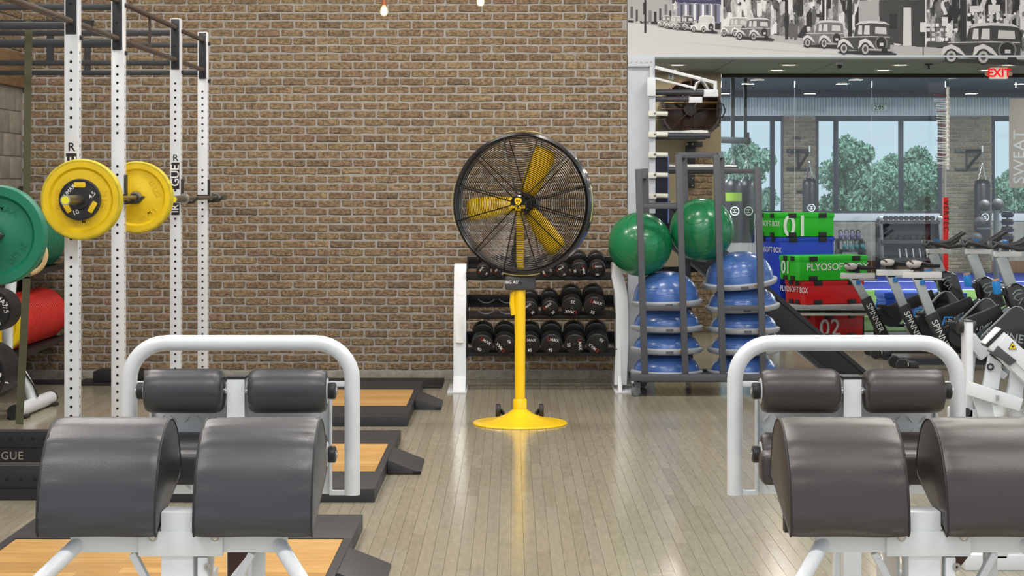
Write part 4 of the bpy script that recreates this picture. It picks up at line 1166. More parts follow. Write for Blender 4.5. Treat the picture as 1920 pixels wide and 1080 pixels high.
    # perforated knee bracket with a brown stop pad seen through it
    MB().bar((XC + .07, 5.12, .70), (XC + .07, 5.12, .52), .028, .05).build('slot_bracket', m_white, t, bevel=.004)
    MB().lathe([(.004, 0), (.011, 0), (.011, .003), (.004, .003)], 16, axis_y((XC + .085, 5.094, .675))).build('slot_ring', m_steel, t)
    MB().bar((XC + .10, 5.14, .52), (XC + .20, 5.14, .705), .02, .03, (0, -1, 0)).build('brace', m_white, t, bevel=.003)
    MB().bar((XC - .05, 5.14, .55), (XC - .13, 5.14, .705), .02, .03, (0, -1, 0)).build('brace', m_white, t, bevel=.003)
    MB().box(XC + .19, XC + .225, 5.20, 5.23, .40, .705).build('stay', m_white, t, bevel=.003)
    MB().prism([(XC + .11, .60), (XC + .19, .70), (XC + .14, .70), (XC + .11, .68)], 'y', 5.28, 5.3).build('stop_pad', mat('stop_brown', (86, 56, 46), .5), t)
    # --- front legs: splayed tubes that turn down to the floor
    for s in (-1, 1):
        p = [Vector((XC + s*.265, 5.14, zc + .005)), Vector((XC + s*.36, 4.99, zc - .09)), Vector((XC + s*.43, 4.88, zc - .165)), Vector((XC + s*.455, 4.84, zc - .23)), Vector((XC + s*.46, 4.83, .03))]
        MB().tube(p, .0215, 16).build('front_leg', m_white, t)
        MB().lathe([(0, 0), (.034, 0), (.034, .03), (.022, .035), (0, .035)], 16, Matrix.Translation((XC + s*.46, 4.83, 0))).build('rubber_foot', m_rubber, t)
    # --- ground frame
    MB().box(XC - .04, XC + .04, 5.05, 6.62, .03, .10).build('ground_beam', m_white, t, bevel=.005)
    MB().box(XC - .36, XC + .36, 6.48, 6.56, .03, .10).build('rear_foot_beam', m_white, t, bevel=.005)
    MB().box(XC - .04, XC + .04, 6.21, 6.29, .10, .27).build('riser', m_white, t, bevel=.005)
    MB().box(XC - .36, XC + .36, 6.48, 6.56, 0, .03).build('rubber_foot', m_rubber, t)
    MB().box(XC - .06, XC + .06, 5.05, 5.15, 0, .03).build('rubber_foot', m_rubber, t)
    MB().bar((XC, YH + .02, .68), (XC, 6.5, .09), .05, .05).build('plate_strut', m_white, t)
    return t
ghd(-.915, (52, 53, 58), 'white framed glute ham bench with grey black pads in front of the oak platforms', 1)
ghd(1.128, (56, 50, 50), 'white framed glute ham bench with brownish pads in front of the bikes', 2)
# ================================================================ YELLOW PEDESTAL FAN
YFN = 13.4
XP = SX(975, YFN)
fan = thing('pedestal_fan', 'black caged pedestal fan with yellow blades, pole and round base', 'fan', (XP, YFN, 0))
MB().lathe([(0, 0), (.337, 0), (.34, .005), (.334, .013), (.28, .021), (.2, .034), (.14, .052), (.09, .075), (.056, .1), (.05, .105), (0, .105)], 64, Matrix.Translation((XP, YFN, 0))).build('base', m_yellow, fan)
MB().lathe([(.05, .08), (.05, .17), (.044, .18), (.040, .18)], 28, Matrix.Translation((XP, YFN, 0))).build('pole_socket', m_yellow, fan)
MB().lathe([(0, .10), (.036, .10), (.040, .96), (0, .96)], 28, Matrix.Translation((XP, YFN, 0))).build('pole', m_yellow, fan)
MB().box(XP - .028, XP + .028, YFN + .01, YFN + .06, .94, 1.60).build('mast', m_yellow, fan, bevel=.006)
MB().tube([(XP - .035, YFN, .95), (XP - .052, YFN, .93), (XP - .056, YFN, .86), (XP - .045, YFN, .78)], .02, 10).build('clamp', m_yellow, fan)
for s in (-1, 1):
    xw = XP + s*.158
    w = MB().lathe([(0, -.016), (.028, -.016), (.03, -.018), (.048, -.016), (.052, -.008), (.052, .008), (.048, .016), (.03, .018), (.028, .016), (0, .016)], 28, axis_x((xw, YFN + .33, .052))).build('wheel', m_rubber, fan)
    MB().bar((xw - s*.02, YFN + .33, .052), (xw - s*.05, YFN + .22, .03), .012, .03).build('wheel_bracket', m_black, fan)
    MB().sphere((xw - s*.022, YFN + .33, .055), .01, 10, 6).build('axle_nut', mat('brass', (190, 150, 60), .3, metal=.9), w)
cb = MB().box(XP - .108, XP + .112, YFN - .06, YFN + .05, .96, 1.065).build('control_box', mat('control_grey', (62, 63, 66), .5), fan, bevel=.022, seg=3)
MB().cyl((XP, YFN - .066, 1.015), (XP, YFN - .058, 1.015), .014, 16).build('dial', m_black_gloss, cb)
lettering('BIG ASS', .03, m_print_white, cb, face_front((XP - .055, YFN - .0612, 1.017)), bold=.01)
# head
HC = Vector((SX(981, YFN), YFN - .03, SZ(381, YFN)))
YAWF = math.radians(-14)
MH = Matrix.Translation(HC) @ Matrix.Rotation(YAWF, 4, 'Z') @ Matrix.Rotation(PI/2, 4, 'X')    # local z -> facing direction
RC = .505
m_cage = mat('cage_wire', (34, 32, 30), .25, metal=.4)
m_drum = mat('drum_black', (16, 16, 18), .18, coat=.6)
MB().lathe([(RC*.925, -.055), (RC, -.055), (RC, .055), (RC*.965, .062), (RC*.925, .055), (RC*.925, -.055)], 96, MH).build('drum', m_drum, fan)
def dome(rr): return .065 + .075*(1 - (rr/RC)**2)
fc = MB(); nr = 31
for k in range(nr):
    rr = .085 + (RC*.935 - .085)*k/(nr-1)
    pts = [MH @ Vector((rr*math.cos(a), rr*math.sin(a), dome(rr))) for a in [2*PI*i/72 for i in range(72)]]
    fc.tube(pts, .0028, 4, closed=True)
fc.build('front_guard_rings', m_cage, fan)
bc = MB(); nb = 26
for k in range(nb):
    rr = .10 + (RC*.94 - .10)*k/(nb-1)
    pts = [MH @ Vector((rr*math.cos(a), rr*math.sin(a), -.065 - .06*(1 - (rr/RC)**2))) for a in [2*PI*i/60 for i in range(60)]]
    bc.tube(pts, .0019, 4, closed=True)
bc.build('rear_guard_rings', mat('cage_wire_light', (150, 142, 130), .3, metal=.8), fan)
for k in range(12):
    a = math.radians(15 + 30*k)
    pts = [MH @ Vector((rr*math.cos(a), rr*math.sin(a), dome(rr) + .003)) for rr in (.05, .12, .2, .3, .4, RC*.97)]
    MB().tube(pts, .0042, 6).build('guard_spoke', m_cage, fan)
    pts = [MH @ Vector((rr*math.cos(a), rr*math.sin(a), -.067 - .06*(1 - (rr/RC)**2))) for rr in (.08, .2, .35, RC*.97)]
    MB().tube(pts, .004, 6).build('rear_spoke', m_cage, fan)
m_clip = mat('clip_brass', (196, 182, 128), .3, metal=.7)
for a0 in (90, 180, 0, 270):
    pts = [MH @ Vector((RC*1.022*math.cos(math.radians(a0 + d)), RC*1.022*math.sin(math.radians(a0 + d)), .05)) for d in range(-15, 16, 3)]
    MB().tube(pts, .0045, 6).build('guard_clip', m_clip, fan)
# blades, motor, badge
for ang in (67, 187, 307):
    a = math.radians(ang)
    mb = MB(); L = []
    for i in range(9):
        u = i/8; rr = .075 + u*.345
        hwid = .055 + .024*math.sin(min(1, u*1.6)*PI/2) + .004*u
        if i == 8: hwid *= .84
        tw = .40 - .16*u
        row = []
        for jx in range(5):
            s = (jx/4*2 - 1)*hwid
            row.append(mb.bm.verts.new(MH @ (Matrix.Rotation(a, 4, 'Z') @ Vector((rr, s*math.cos(tw), s*math.sin(tw)*.75 - .02 + .012*(1 - (s/hwid)**2))))))
        L.append(row)
    for A, B in zip(L, L[1:]):
        for jx in range(4): mb.bm.faces.new((A[jx], A[jx+1], B[jx+1], B[jx]))
    o = mb.build('blade', m_yellow, fan)
    md = o.modifiers.new('thick', 'SOLIDIFY'); md.thickness = .004
MB().lathe([(0, -.20), (.075, -.20), (.08, -.19), (.08, -.06), (.06, -.04), (.06, .03), (0, .035)], 28, MH).build('motor', m_black, fan)
bd = MB().lathe([(0, .155), (.052, .155), (.058, .148), (.058, .138), (0, .138)], 32, MH).build('badge', m_black_gloss, fan)
for k in range(3):
    a = math.radians(67 + 120*k)
    MB().sphere(MH @ Vector((.06*math.cos(a), .06*math.sin(a), .06)), .02, 12, 8).build('hub_bolt', m_black_gloss, fan)
MT = MH @ Matrix.Translation((0, -.026, .1565))
lettering('BIG ASS', .030, m_yellow, bd, MT, bold=.02)
lettering('FANS', .018, m_yellow, bd, MH @ Matrix.Translation((0, -.045, .1565)), bold=.02)
lg = MB().prism([(-.022, .036), (-.026, .018), (-.016, -.004), (0, -.012), (.016, -.004), (.026, .018), (.022, .036), (.008, .04), (-.008, .04)], 'z', .155, .1565, MH).build('badge_mark', m_yellow, bd, smooth=False)
for xo, yo, r_ in ((-.009, .018, .008), (.009, .018, .008), (0, 0, .006)):
    MB().lathe([(r_*.45, .1572), (r_, .1572)], 14, MH @ Matrix.Translation((xo, yo, 0))).build('badge_line', m_print_black, lg)
MB().tube([HC + Vector((-.02, .05, -.08)), HC + Vector((-.06, .08, -.25)), HC + Vector((-.065, .07, -.36)), HC + Vector((-.05, .04, -.45)), Vector((XP - .03, YFN + .05, 1.06))], .008, 8).build('cable', m_black, fan)
MB().lathe([(0, -.06), (.012, -.05), (.02, -.01), (.014, .05), (0, .06)], 12, Matrix.Translation(HC + Vector((-.066, .068, -.36)))).build('cable_weight', m_black, fan)
MB().bar(HC + Vector((0, .10, -.02)), (XP, YFN + .035, HC.z - .02), .06, .06).build('head_mount', m_yellow, fan)

# ================================================================ DUMBBELL RACK
YD = 15.62
dr = thing('dumbbell_rack', 'three tier dumbbell rack with white curved side frames by the brick wall', 'rack', (SX(1013, YD), YD, 0))
xa, xb = SX(863, YD), SX(1163, YD)
TILT = math.radians(19)
# left frame: straight white post with a name plaque
MB().prism([(YD - .26, 0), (YD + .3, 0), (YD + .3, .10), (YD + .2, .55), (YD + .32, 1.04), (YD + .12, 1.05), (YD - .03, .75), (YD - .10, .45), (YD - .12, .12)], 'x', xa - .055, xa + .05).build('side_frame', m_white, dr, bevel=.008)
MB().box(xa - .10, xa + .06, YD - .3, YD + .32, 0, .012).build('foot_plate', m_white, dr, bevel=.003)
pq = MB().bar((xa - .002, YD - .118, .40), (xa - .002, YD - .008, .80), .062, .006, (0, -1, .3)).build('plaque', m_steel, dr)
# right frame: bowed
MB().prism([(YD - .26, 0), (YD + .3, 0), (YD + .3, .10), (YD + .2, .55), (YD + .32, 1.04), (YD + .12, 1.05), (YD - .03, .75), (YD - .10, .45), (YD - .12, .12)], 'x', xb - .03, xb + .005).build('side_frame', m_white, dr, bevel=.008)
bow = [S(1152, 494, YD), S(1158, 520, YD - .03), S(1164, 548, YD - .06), S(1166, 590, YD - .09), S(1166, 640, YD - .10), S(1163, 722, YD - .11)]
for a, b in zip(bow, bow[1:]):
    pass
mbw = MB(); prev = None
for i, p in enumerate(bow):
    w0, w1 = (.014, .035) if i == 0 else (.05, .055)
    ring = [mbw.bm.verts.new(q) for q in (p + Vector((-w0, 0, 0)), p + Vector((w1, 0, 0)), p + Vector((w1, .30, 0)), p + Vector((-w0, .30, 0)))]
    if prev:
        for k in range(4): mbw.bm.faces.new((prev[k], prev[(k+1) % 4], ring[(k+1) % 4], ring[k]))
    else: mbw.bm.faces.new(ring)
    prev = ring
mbw.bm.faces.new(list(reversed(prev)))
mbw.build('bowed_cover', m_white, dr, bevel=.006)
MB().box(xb - .06, xb + .12, YD - .3, YD + .32, 0, .012).build('foot_plate', m_white, dr, bevel=.003)
shelf_front = {0: (SZ(521, YD - .05), YD + .06), 1: (SZ(594, YD - .1), YD - .01), 2: (SZ(664, YD - .14), YD - .07)}
for k in range(3):
    zf, yf = shelf_front[k]
    M = Matrix.Translation((0, yf, zf)) @ Matrix.Rotation(TILT, 4, 'X')
    MB().box(xa + .05, xb - .03, 0, .09, 0, .012, M).build('shelf_rail', m_black, dr)
    MB().box(xa + .05, xb - .03, -.012, .004, -.022, .0115, M).build('shelf_lip', m_black, dr, bevel=.003)
    MB().box(xa + .05, xb - .03, .19, .28, 0, .012, M).build('shelf_rail', m_black, dr)
    MB().box(xa + .05, xb - .03, .275, .29, -.004, .075, M).build('shelf_back', m_black, dr, bevel=.003)
    for s in (xa + .05, xb - .045):
        MB().box(s, s + .012, -.02, .3, -.03, .05, M).build('shelf_end', m_black, dr)
        MB().sphere(M @ Vector((s, .02, .03)), .008, 8, 5).build('bolt', m_steel, dr)
m_db = mat('dumbbell_black', (19, 19, 20), .38)
m_dbring = mat('dumbbell_ring', (44, 44, 46), .4)
m_red_print = mat('red_print', (190, 44, 40), .6)
rows = [
    (0, [(906, 13.2, '10', .9), (936, 13.2, '10', 1.0), (1026, 13.3, '15', 1.9), (1054, 13.6, '15', .6), (1087, 16, '20', -1.4), (1120, 16, '20', 0)]),
    (1, [(993, 16, '30', .7), (1031, 16.5, '30', .7), (1072, 20, '35', 3.0), (1114, 20.5, '35', -.3)]),
    (2, [(905, 20, '40', -.6), (946, 20, '40', 2.2), (993, 20, '45', 0), (1034, 20.5, '45', -.2), (1077, 20.5, '50', -1.5), (1119, 21, '50', 2.4)]),
]
ORD = {}
for k, lst in rows:
    wd = ['at the plaque end of', 'second from the plaque frame on', 'third from the plaque frame on', 'third from the bowed frame on', 'second from the bowed frame on', 'at the bowed end of'][-len(lst):]
    if len(lst) == 4: wd[0] = 'beside the empty cradles of'
    for it, w_ in zip(lst, wd): ORD[(k, it[0])] = 'black round dumbbell marked %s, ' + w_ + ' the ' + ('top', 'middle', 'bottom')[k] + ' shelf'
tier = {0: 'top', 1: 'middle', 2: 'bottom'}
seen = {}
for k, lst in rows:
    zf, yf = shelf_front[k]
    for (px, rpx, num, roll) in lst:
        r_ = rpx/F*(YD - .05); L = .20 + r_*1.3; th = .05 + r_*.45
        x = SX(px, YD - .05)
        nth = seen.get((k, num), 0); seen[(k, num)] = nth + 1
        t = thing('dumbbell', ORD[(k, px)] % num, 'dumbbell', (x, yf, zf), 'round head dumbbells on the %s shelf' % tier[k])
        M = Matrix.Rotation(TILT, 4, 'X') @ Matrix.Translation((0, -.05, .012 + r_))
        MA = M @ Matrix.Rotation(-PI/2, 4, 'X')          # local z -> along the dumbbell, away from the camera
        for h0 in (0.0, L - th):
            hd = MB().lathe([(0, h0), (r_*.86, h0), (r_*.97, h0 + .006), (r_, h0 + .014), (r_, h0 + th - .014), (r_*.97, h0 + th - .006), (r_*.6, h0 + th), (0, h0 + th)], 40, MA).build('head', m_db, t, world=False)
            MB().lathe([(r_*.9, h0 - .0008), (r_*.96, h0 + .003)], 40, MA).build('face_ring', m_dbring, hd, world=False)
            MB().lathe([(0, h0 - .001), (.012, h0 - .001), (.014, h0)], 16, MA).build('end_plug', m_dbring, hd, world=False)
        MB().lathe([(.017, th), (.02, L/2), (.017, L - th)], 16, MA).build('handle', m_steel, t, world=False)
        MF = M @ Matrix.Translation((0, -.0025, 0)) @ Matrix.Rotation(PI/2, 4, 'X') @ Matrix.Rotation(roll, 4, 'Z')
        lettering(num, r_*.42, m_print_white, t, MF @ Matrix.Translation((0, -r_*.56, 0)), world=False, bold=.01)
        lettering('U', r_*.5, m_red_print, t, MF @ Matrix.Translation((-r_*.36, r_*.46, 0)), world=False, bold=.01)
        lettering('MAX', r_*.40, m_print_white, t, MF @ Matrix.Translation((r_*.16, r_*.46, 0)), world=False, bold=.01)
# empty cradles on the middle shelf
zf, yf = shelf_front[1]
M = Matrix.Translation((0, yf, zf)) @ Matrix.Rotation(TILT, 4, 'X')
for px in (911, 951):
    x = SX(px, YD - .1)
    for yy in (.01, .25):
        pts = [M @ Vector((x + .082*math.sin(a), yy, .088 - .075*math.cos(a))) for a in [(-1.05 + 2.1*i/10) for i in range(11)]]
        MB().tube(pts, .008, 6).build('cradle', m_dark_grey, dr)

# ================================================================ BALL CART WITH BALANCE TRAINERS
YCt = 15.35
m_cart = mat('cart_grey', (74, 75, 82), .4)
ct = thing('ball_cart', 'dark grey tubular cart on casters holding balls and balance trainers', 'cart', (SX(1312, YCt), YCt, 0))
tw = .052
def post(pt, pb, Y): MB().bar(S(*pt, Y), S(*pb, Y), tw, tw, (0, -1, 0)).build('post', m_cart, ct, bevel=.004)
YCf, YCb = 15.12, 15.80
post((1197, 317), (1209, 707), YCf); post((1272, 290), (1285, 707), YCf); post((1343, 290), (1356, 707), YCf); post((1420, 314), (1431, 707), YCf)
post((1209, 316), (1221, 697), YCb); post((1282, 290), (1294, 697), YCb); post((1352, 294), (1362, 697), YCb); post((1420, 314), (1431, 697), YCb)
def rail(a, b, Y, w=.04): MB().bar(S(*a, Y), S(*b, Y), w, w, (0, -1, 0)).build('rail', m_cart, ct, bevel=.004)
rail((1200, 387), (1275, 387), YCf); rail((1211, 384), (1285, 384), YCb)
rail((1270, 291), (1345, 291), YCf, .045); rail((1281, 291), (1353, 291), YCb, .045)
rail((1345, 321), (1420, 321), YCb); rail((1205, 578), (1282, 578), YCf); rail((1352, 577), (1428, 577), YCf)
rail((1182, 708), (1450, 708), YCf - .02, .055); rail((1182, 698), (1450, 698), YCb + .02, .055)
for px in (1191, 1448):
    MB().bar((SX(px, YCt), YCf - .02, SZ(697, YCt + .1) - .0595), (SX(px, YCt), YCb + .02, SZ(697, YCt + .1) - .0595), .05, .05).build('base_rail', m_cart, ct)
zdeck = SZ(697, YCt + .1) - .0345
MB().box(SX(1190, YCt), SX(1448, YCt), YCf - .02, YCb + .02, zdeck - .015, zdeck).build('deck', m_cart, ct)
for a, b in (((1272, 291), (1282, 291)), ((1343, 291), (1352, 291)), ((1197, 330), (1209, 330))):
    MB().bar(S(*a, YCf), S(*b, YCb), .04, .04).build('top_tie', m_cart, ct)
for px, Y in ((1192, YCf), (1440, YCf), (1205, YCb), (1435, YCb)):
    x = SX(px, Y); zc_ = .042
    w = MB().lathe([(0, -.014), (.026, -.016), (.04, -.014), (.042, -.006), (.042, .006), (.04, .014), (.026, .016), (0, .014)], 24, axis_x((x, Y, zc_)) @ Matrix.Rotation(.9, 4, 'X')).build('caster_wheel', mat('caster_grey', (110, 112, 116), .5), ct)
    MB().bar((x - .024, Y, zc_), (x - .016, Y + .03, zc_ + .07), .006, .035).build('caster_fork', m_chrome, ct)
    MB().bar((x + .024, Y, zc_), (x + .016, Y + .03, zc_ + .07), .006, .035).build('caster_fork', m_chrome, ct)
    MB().box(x - .035, x + .035, Y, Y + .06, zc_ + .065, zdeck - .01).build('caster_plate', m_chrome, ct)
m_bosu = mat('bosu_blue', (66, 104, 172), .28, coat=.25, var=.05)
m_bosu_rim = mat('bosu_rim_grey', (164, 170, 176), .45)
m_orange = mat('warning_orange', (214, 140, 60), .6)
def bosu(px, py_rim, Y, rw, dome_h, tilt, label, roll=0.0):
    """py_rim: photo row of the rim's middle"""
    c = S(px, py_rim, Y)
    t = thing('balance_trainer', label, 'balance trainer', c)
    t.rotation_euler = (tilt, roll, 0)
    R_ = rw/2
    prof = [(0, .012), (R_*.90, .012)]
    for i in range(1, 13):
        a = i/12*PI/2
        prof.append((R_*.90*math.cos(a)**.8 if i < 12 else 0, .012 + dome_h*math.sin(a)))
    d = MB().lathe(prof, 56).build('dome', m_bosu, t, world=False)
    MB().lathe([(0, -.035), (R_*.8, -.035), (R_*.96, -.022), (R_*1.0, -.004), (R_*1.0, .012), (R_*.93, .022), (R_*.88, .012), (0, .012)], 56).build('platform', m_bosu_rim, t, world=False)
    for a in (.75, .30, .50):
        rr = R_*.90*a**.0 * math.cos(math.asin(min(.99, a)))**.8
        MB().lathe([(rr + .0005, .012 + dome_h*a - .003), (rr + .0022, .012 + dome_h*a), (rr - .0002, .012 + dome_h*a + .003)], 56).build('dome_ridge', m_bosu, d, world=False)
    MB().box(-.03, .03, -R_*1.005, -R_*.97, -.016, .006).build('grip_notch', m_dark_grey, t, world=False)
    MB().prism([(R_*1.002*math.sin(a), -R_*1.002*math.cos(a)) for a in [.25 + .05*i for i in range(7)]] + [(R_*.97*math.sin(a), -R_*.97*math.cos(a)) for a in [.55 - .05*i for i in range(7)]], 'z', -.002, .008).build('warning_label', m_orange, t, world=False)
    return t
for k, py in enumerate((697, 654, 613)):
    bosu(1250, py, YCt + .1, .60, (.145, .137, .162)[k], 0, 'blue balance trainer in the cart bay by the dumbbell rack, %s' % ('lowest of its stack', 'second from the deck', 'third from the deck')[k])
bosu(1249, 566, YCt + .1, .60, .242, .02, 'blue balance trainer topping its stack, under the lower green ball', -.03)
for k, py in enumerate((697, 655, 616)):
    bosu(1394, py, YCt + .1, .60, (.140, .127, .136)[k], 0, 'blue balance trainer in the cart bay by the plyo boxes, %s' % ('lowest of its stack', 'second from the deck', 'third from the deck')[k])
bosu(1392, 574, YCt + .12, .62, .16, .04, 'slightly tilted blue balance trainer, fourth from the deck', -.05)
bosu(1387, 528, YCt + .12, .62, .235, .10, 'strongly tilted blue balance trainer topping the stack by the plyo boxes', -.09)
m_ballg = mat('ball_green', (24, 122, 76), .26, coat=.3)
for (px, py, lab) in ((1200, 458, 'green exercise ball sitting lower, against the white rack frame'), (1316, 431, 'green exercise ball sitting higher, resting on the tilted trainer')):
    c = S(px, py, YCt + (.062 if px < 1250 else .12))
    t = thing('exercise_ball', lab, 'exercise ball', c)
    t.rotation_euler = (.9, .3 if px < 1250 else -.5, 0)
    MB().sphere((0, 0, 0), .264, 64, 40).build('ball', m_ballg, t, world=False)
    rg = MB()
    for k in range(7):
        zz = .245 - k*.035
        rr = math.sqrt(.264**2 - zz**2)
        rg.lathe([(rr - .001, zz + .003), (rr + .0014, zz), (rr, zz - .003)], 56)
    rg.build('ridge_rings', m_ballg, t, world=False)
    MB().lathe([(0, .2655), (.01, .2655), (.011, .263)], 14).build('plug', m_ballg, t, world=False)
# ================================================================ SPIN BIKES
m_alu = mat('bike_aluminium', (176, 184, 186), .35, metal=.35)
m_slider = mat('bike_slider', (222, 224, 224), .3)
m_guard = mat('bike_guard', (14, 14, 17), .12, coat=.6)
m_bframe = mat('bike_frame_black', (30, 30, 33), .4)
m_grip = mat('bike_grip', (58, 59, 62), .5)
m_knob = mat('knob_blue', (24, 120, 196), .35)
m_bottle = mat('bottle_blue', (36, 140, 220), .3)
m_saddle = mat('saddle_black', (32, 32, 35), .35)
def bike(x0, y0, zs, zh, xh, label):
    """x0: rear of the saddle, zs: slider height, zh: height of the bar post, xh: its distance from the saddle rear"""
    t = thing('spin_bike', label, 'exercise bike', (x0, y0, 0))
    W = dict(world=False)
    for xq in (.0, 1.12):
        f = MB().box(xq - .04, xq + .04, -.26, .26, .03, .09).build('foot_bar', m_bframe, t, bevel=.01, **W)
        for s in (-1, 1): MB().box(xq - .045, xq + .045, s*.26 - .04, s*.26 + .04, 0, .035).build('rubber_foot', m_rubber, f, **W)
    for s in (-1, 1):
        MB().lathe([(0, -.02), (.05, -.02), (.056, -.01), (.056, .01), (.05, .02), (0, .02)], 20, Matrix.Translation((-.10, s*.17, .06)) @ Matrix.Rotation(PI/2, 4, 'X')).build('transport_wheel', m_rubber, t, **W)
        MB().bar((-.10, s*.17, .06), (0, s*.17, .07), .03, .03).build('wheel_fork', m_slider, t, **W)
    MB().bar((0, 0, .075), (1.12, 0, .075), .07, .06).build('base_beam', m_bframe, t, **W)
    MB().bar((.40, 0, .10), (.20, 0, .52), .075, .11, (1, 0, 0)).build('seat_tube', m_bframe, t, bevel=.01, **W)
    lettering('SPINNER', .085, m_print_white, t, Matrix.Translation((.295, -.039, .31)) @ Matrix.Rotation(PI/2, 4, 'X') @ Matrix.Rotation(-1.12, 4, 'Z'), world=False)
    MB().bar((.22, 0, .48), (.075, 0, zs - .02), .05, .085, (1, 0, 0)).build('seat_post', m_alu, t, bevel=.006, **W)
    MB().box(-.06, .30, -.035, .035, zs - .03, zs + .03).build('seat_slider', m_slider, t, bevel=.008, **W)
    MB().box(.03, .32, -.025, .025, zs - .05, zs - .03).build('slider_track', m_alu, t, bevel=.004, **W)
    MB().box(.298, .312, -.036, .036, zs - .032, zs + .032).build('slider_cap', m_bframe, t, **W)
    MB().cyl((.12, -.03, zs - .09), (.12, -.03, zs - .05), .024, 12).build('knob', m_knob, t, **W)
    # saddle
    mb = MB(); prev = None; n = 12
    for i in range(n + 1):
        u = i/n; x = -.01 + u*.30
        w = .085*(1 - u)**.7 + .022; top = zs + .125 + .018*math.cos(u*PI*1.1) - .01*u; th = .075*(1 - u*.55)
        if i == 0: w *= .75; th *= .6
        ring = []
        for k in range(12):
            a = 2*PI*k/12
            ring.append(mb.bm.verts.new((x, math.cos(a)*w, top - th/2 + math.sin(a)*th/2 - (.03 if math.sin(a) < -.5 and u < .5 else 0))))
        if prev:
            for k in range(12): mb.bm.faces.new((prev[k], prev[(k+1) % 12], ring[(k+1) % 12], ring[k]))
        else: mb.bm.faces.new(list(reversed(ring)))
        prev = ring
    mb.bm.faces.new(prev)
    sd = mb.build('saddle', m_saddle, t, **W)
    MB().sphere((0.04, -.050, zs + .10), .06, 16, 10, None, (1.25, .85, .62)).build('saddle_bumper', mat('saddle_grey', (196, 190, 188), .35), sd, **W)
    MB().cyl((.12, 0, zs + .02), (.12, 0, zs + .095), .022, 12).build('saddle_clamp', m_bframe, t, **W)
    # front
    xb_ = xh + .13
    MB().bar((xb_ + .02, 0, .66), (xh + .01, 0, zh), .055, .10, (1, 0, 0)).build('bar_post', m_alu, t, bevel=.006, **W)
    MB().box(xh - .05, xh + .2, -.035, .035, zh - .005, zh + .045).build('bar_slider', m_slider, t, bevel=.008, **W)
    zt = zh + .09
    for s in (-1, 1):
        MB().tube([(xh - .02, 0, zt - .02), (xh - .06, s*.10, zt), (xh - .05, s*.17, zt + .03), (xh + .02, s*.22, zt + .015), (xh + .12, s*.22, zt - .02), (xh + .26, s*.21, zt - .005), (xh + .36, s*.2, zt + .06)], [.02, .021, .022, .022, .021, .021, .019], 10).build('handlebar', m_grip, t, **W)
        MB().tube([(xh + .02, s*.05, zt), (xh + .18, s*.06, zt + .03), (xh + .34, s*.07, zt + .13)], .018, 8).build('aero_bar', m_grip, t, **W)
    MB().cyl((xh + .05, -.02, zt + .0), (xh + .05, -.02, zt + .055), .03, 14).build('knob', m_knob, t, **W)
    sh = MB().prism([(xh + .03, .765), (xh + .14, .81), (xh + .25, .765), (xh + .34, .52), (xh + .12, .44)], 'y', -.075, .075).build('head_shield', m_guard, t, bevel=.02, seg=3, **W)
    MB().tube([(xh + .10, -.078, .70), (xh + .13, -.078, .735), (xh + .18, -.078, .745), (xh + .20, -.078, .715), (xh + .14, -.078, .70), (xh + .11, -.078, .665), (xh + .15, -.078, .645), (xh + .20, -.078, .675), (xh + .16, -.078, .61)], .005, 5).build('rider_mark', m_alu, sh, **W)
    g = MB().prism([(xh - .30, .24), (xh - .22, .30), (xh + .07, .575), (xh + .12, .60), (xh + .18, .59), (xh + .40, .36), (xh + .42, .18), (xh + .2, .07), (xh - .2, .10)], 'y', -.11, .11).build('flywheel_guard', m_guard, t, bevel=.018, seg=3, **W)
    lettering('SPINNER', .11, m_alu, g, Matrix.Translation((xh + .05, -.1125, .31)) @ Matrix.Rotation(PI/2, 4, 'X') @ Matrix.Rotation(-.18, 4, 'Z'), world=False)
    MB().tube([(xh - .20, -.112, .315), (xh + .06, -.112, .565), (xh + .12, -.112, .595), (xh + .17, -.112, .585), (xh + .38, -.112, .37)], .006, 6).build('guard_trim', m_alu, g, **W)
    MB().lathe([(.16, -.03), (.235, -.03), (.24, -.02), (.24, .02), (.235, .03), (.16, .03)], 36, Matrix.Translation((xh + .12, 0, .30)) @ Matrix.Rotation(PI/2, 4, 'X')).build('flywheel', m_chrome, t, **W)
    MB().bar((.30, 0, .32), (xh + .02, 0, .55), .07, .12).build('down_tube', m_bframe, t, bevel=.01, **W)
    MB().lathe([(0, -.02), (.11, -.02), (.115, 0), (.11, .02), (0, .02)], 28, Matrix.Translation((.46, -.075, .33)) @ Matrix.Rotation(PI/2, 4, 'X')).build('chain_guard', m_bframe, t, **W)
    for s, a in ((-1, 2.4), (1, 2.4 - PI)):
        e = Vector((.46 + .17*math.cos(a), s*.12, .33 + .17*math.sin(a)))
        MB().bar((.46, s*.12, .33), e, .02, .03).build('crank_arm', m_bframe, t, **W)
        pdl = MB().box(e.x - .05, e.x + .05, min(e.y, e.y + s*.1), max(e.y, e.y + s*.1), e.z - .015, e.z + .015).build('pedal', m_bframe, t, bevel=.006, **W)
        MB().tube([(e.x - .06, e.y + s*.05, e.z - .02), (e.x - .04, e.y + s*.05, e.z + .05), (e.x + .03, e.y + s*.05, e.z + .05)], .009, 6).build('toe_strap', m_knob, pdl, **W)
    MB().bar((xh + .03, -.08, .70), (xh - .05, -.13, .74), .02, .03).build('bottle_cage', m_bframe, t, **W)
    bt = MB().lathe([(0, -.05), (.034, -.05), (.038, -.04), (.038, .06), (.034, .07), (0, .07)], 18, Matrix.Translation((xh - .06, -.14, .76)) @ Matrix.Rotation(-.15, 4, 'Y')).build('resistance_knob', m_bottle, t, **W)
    MB().lathe([(.03, .07), (.034, .072), (.034, .084), (0, .086)], 18, Matrix.Translation((xh - .06, -.14, .76)) @ Matrix.Rotation(-.15, 4, 'Y')).build('knob_ring', mat('knob_orange', (214, 150, 130), .4), bt, **W)
    return t
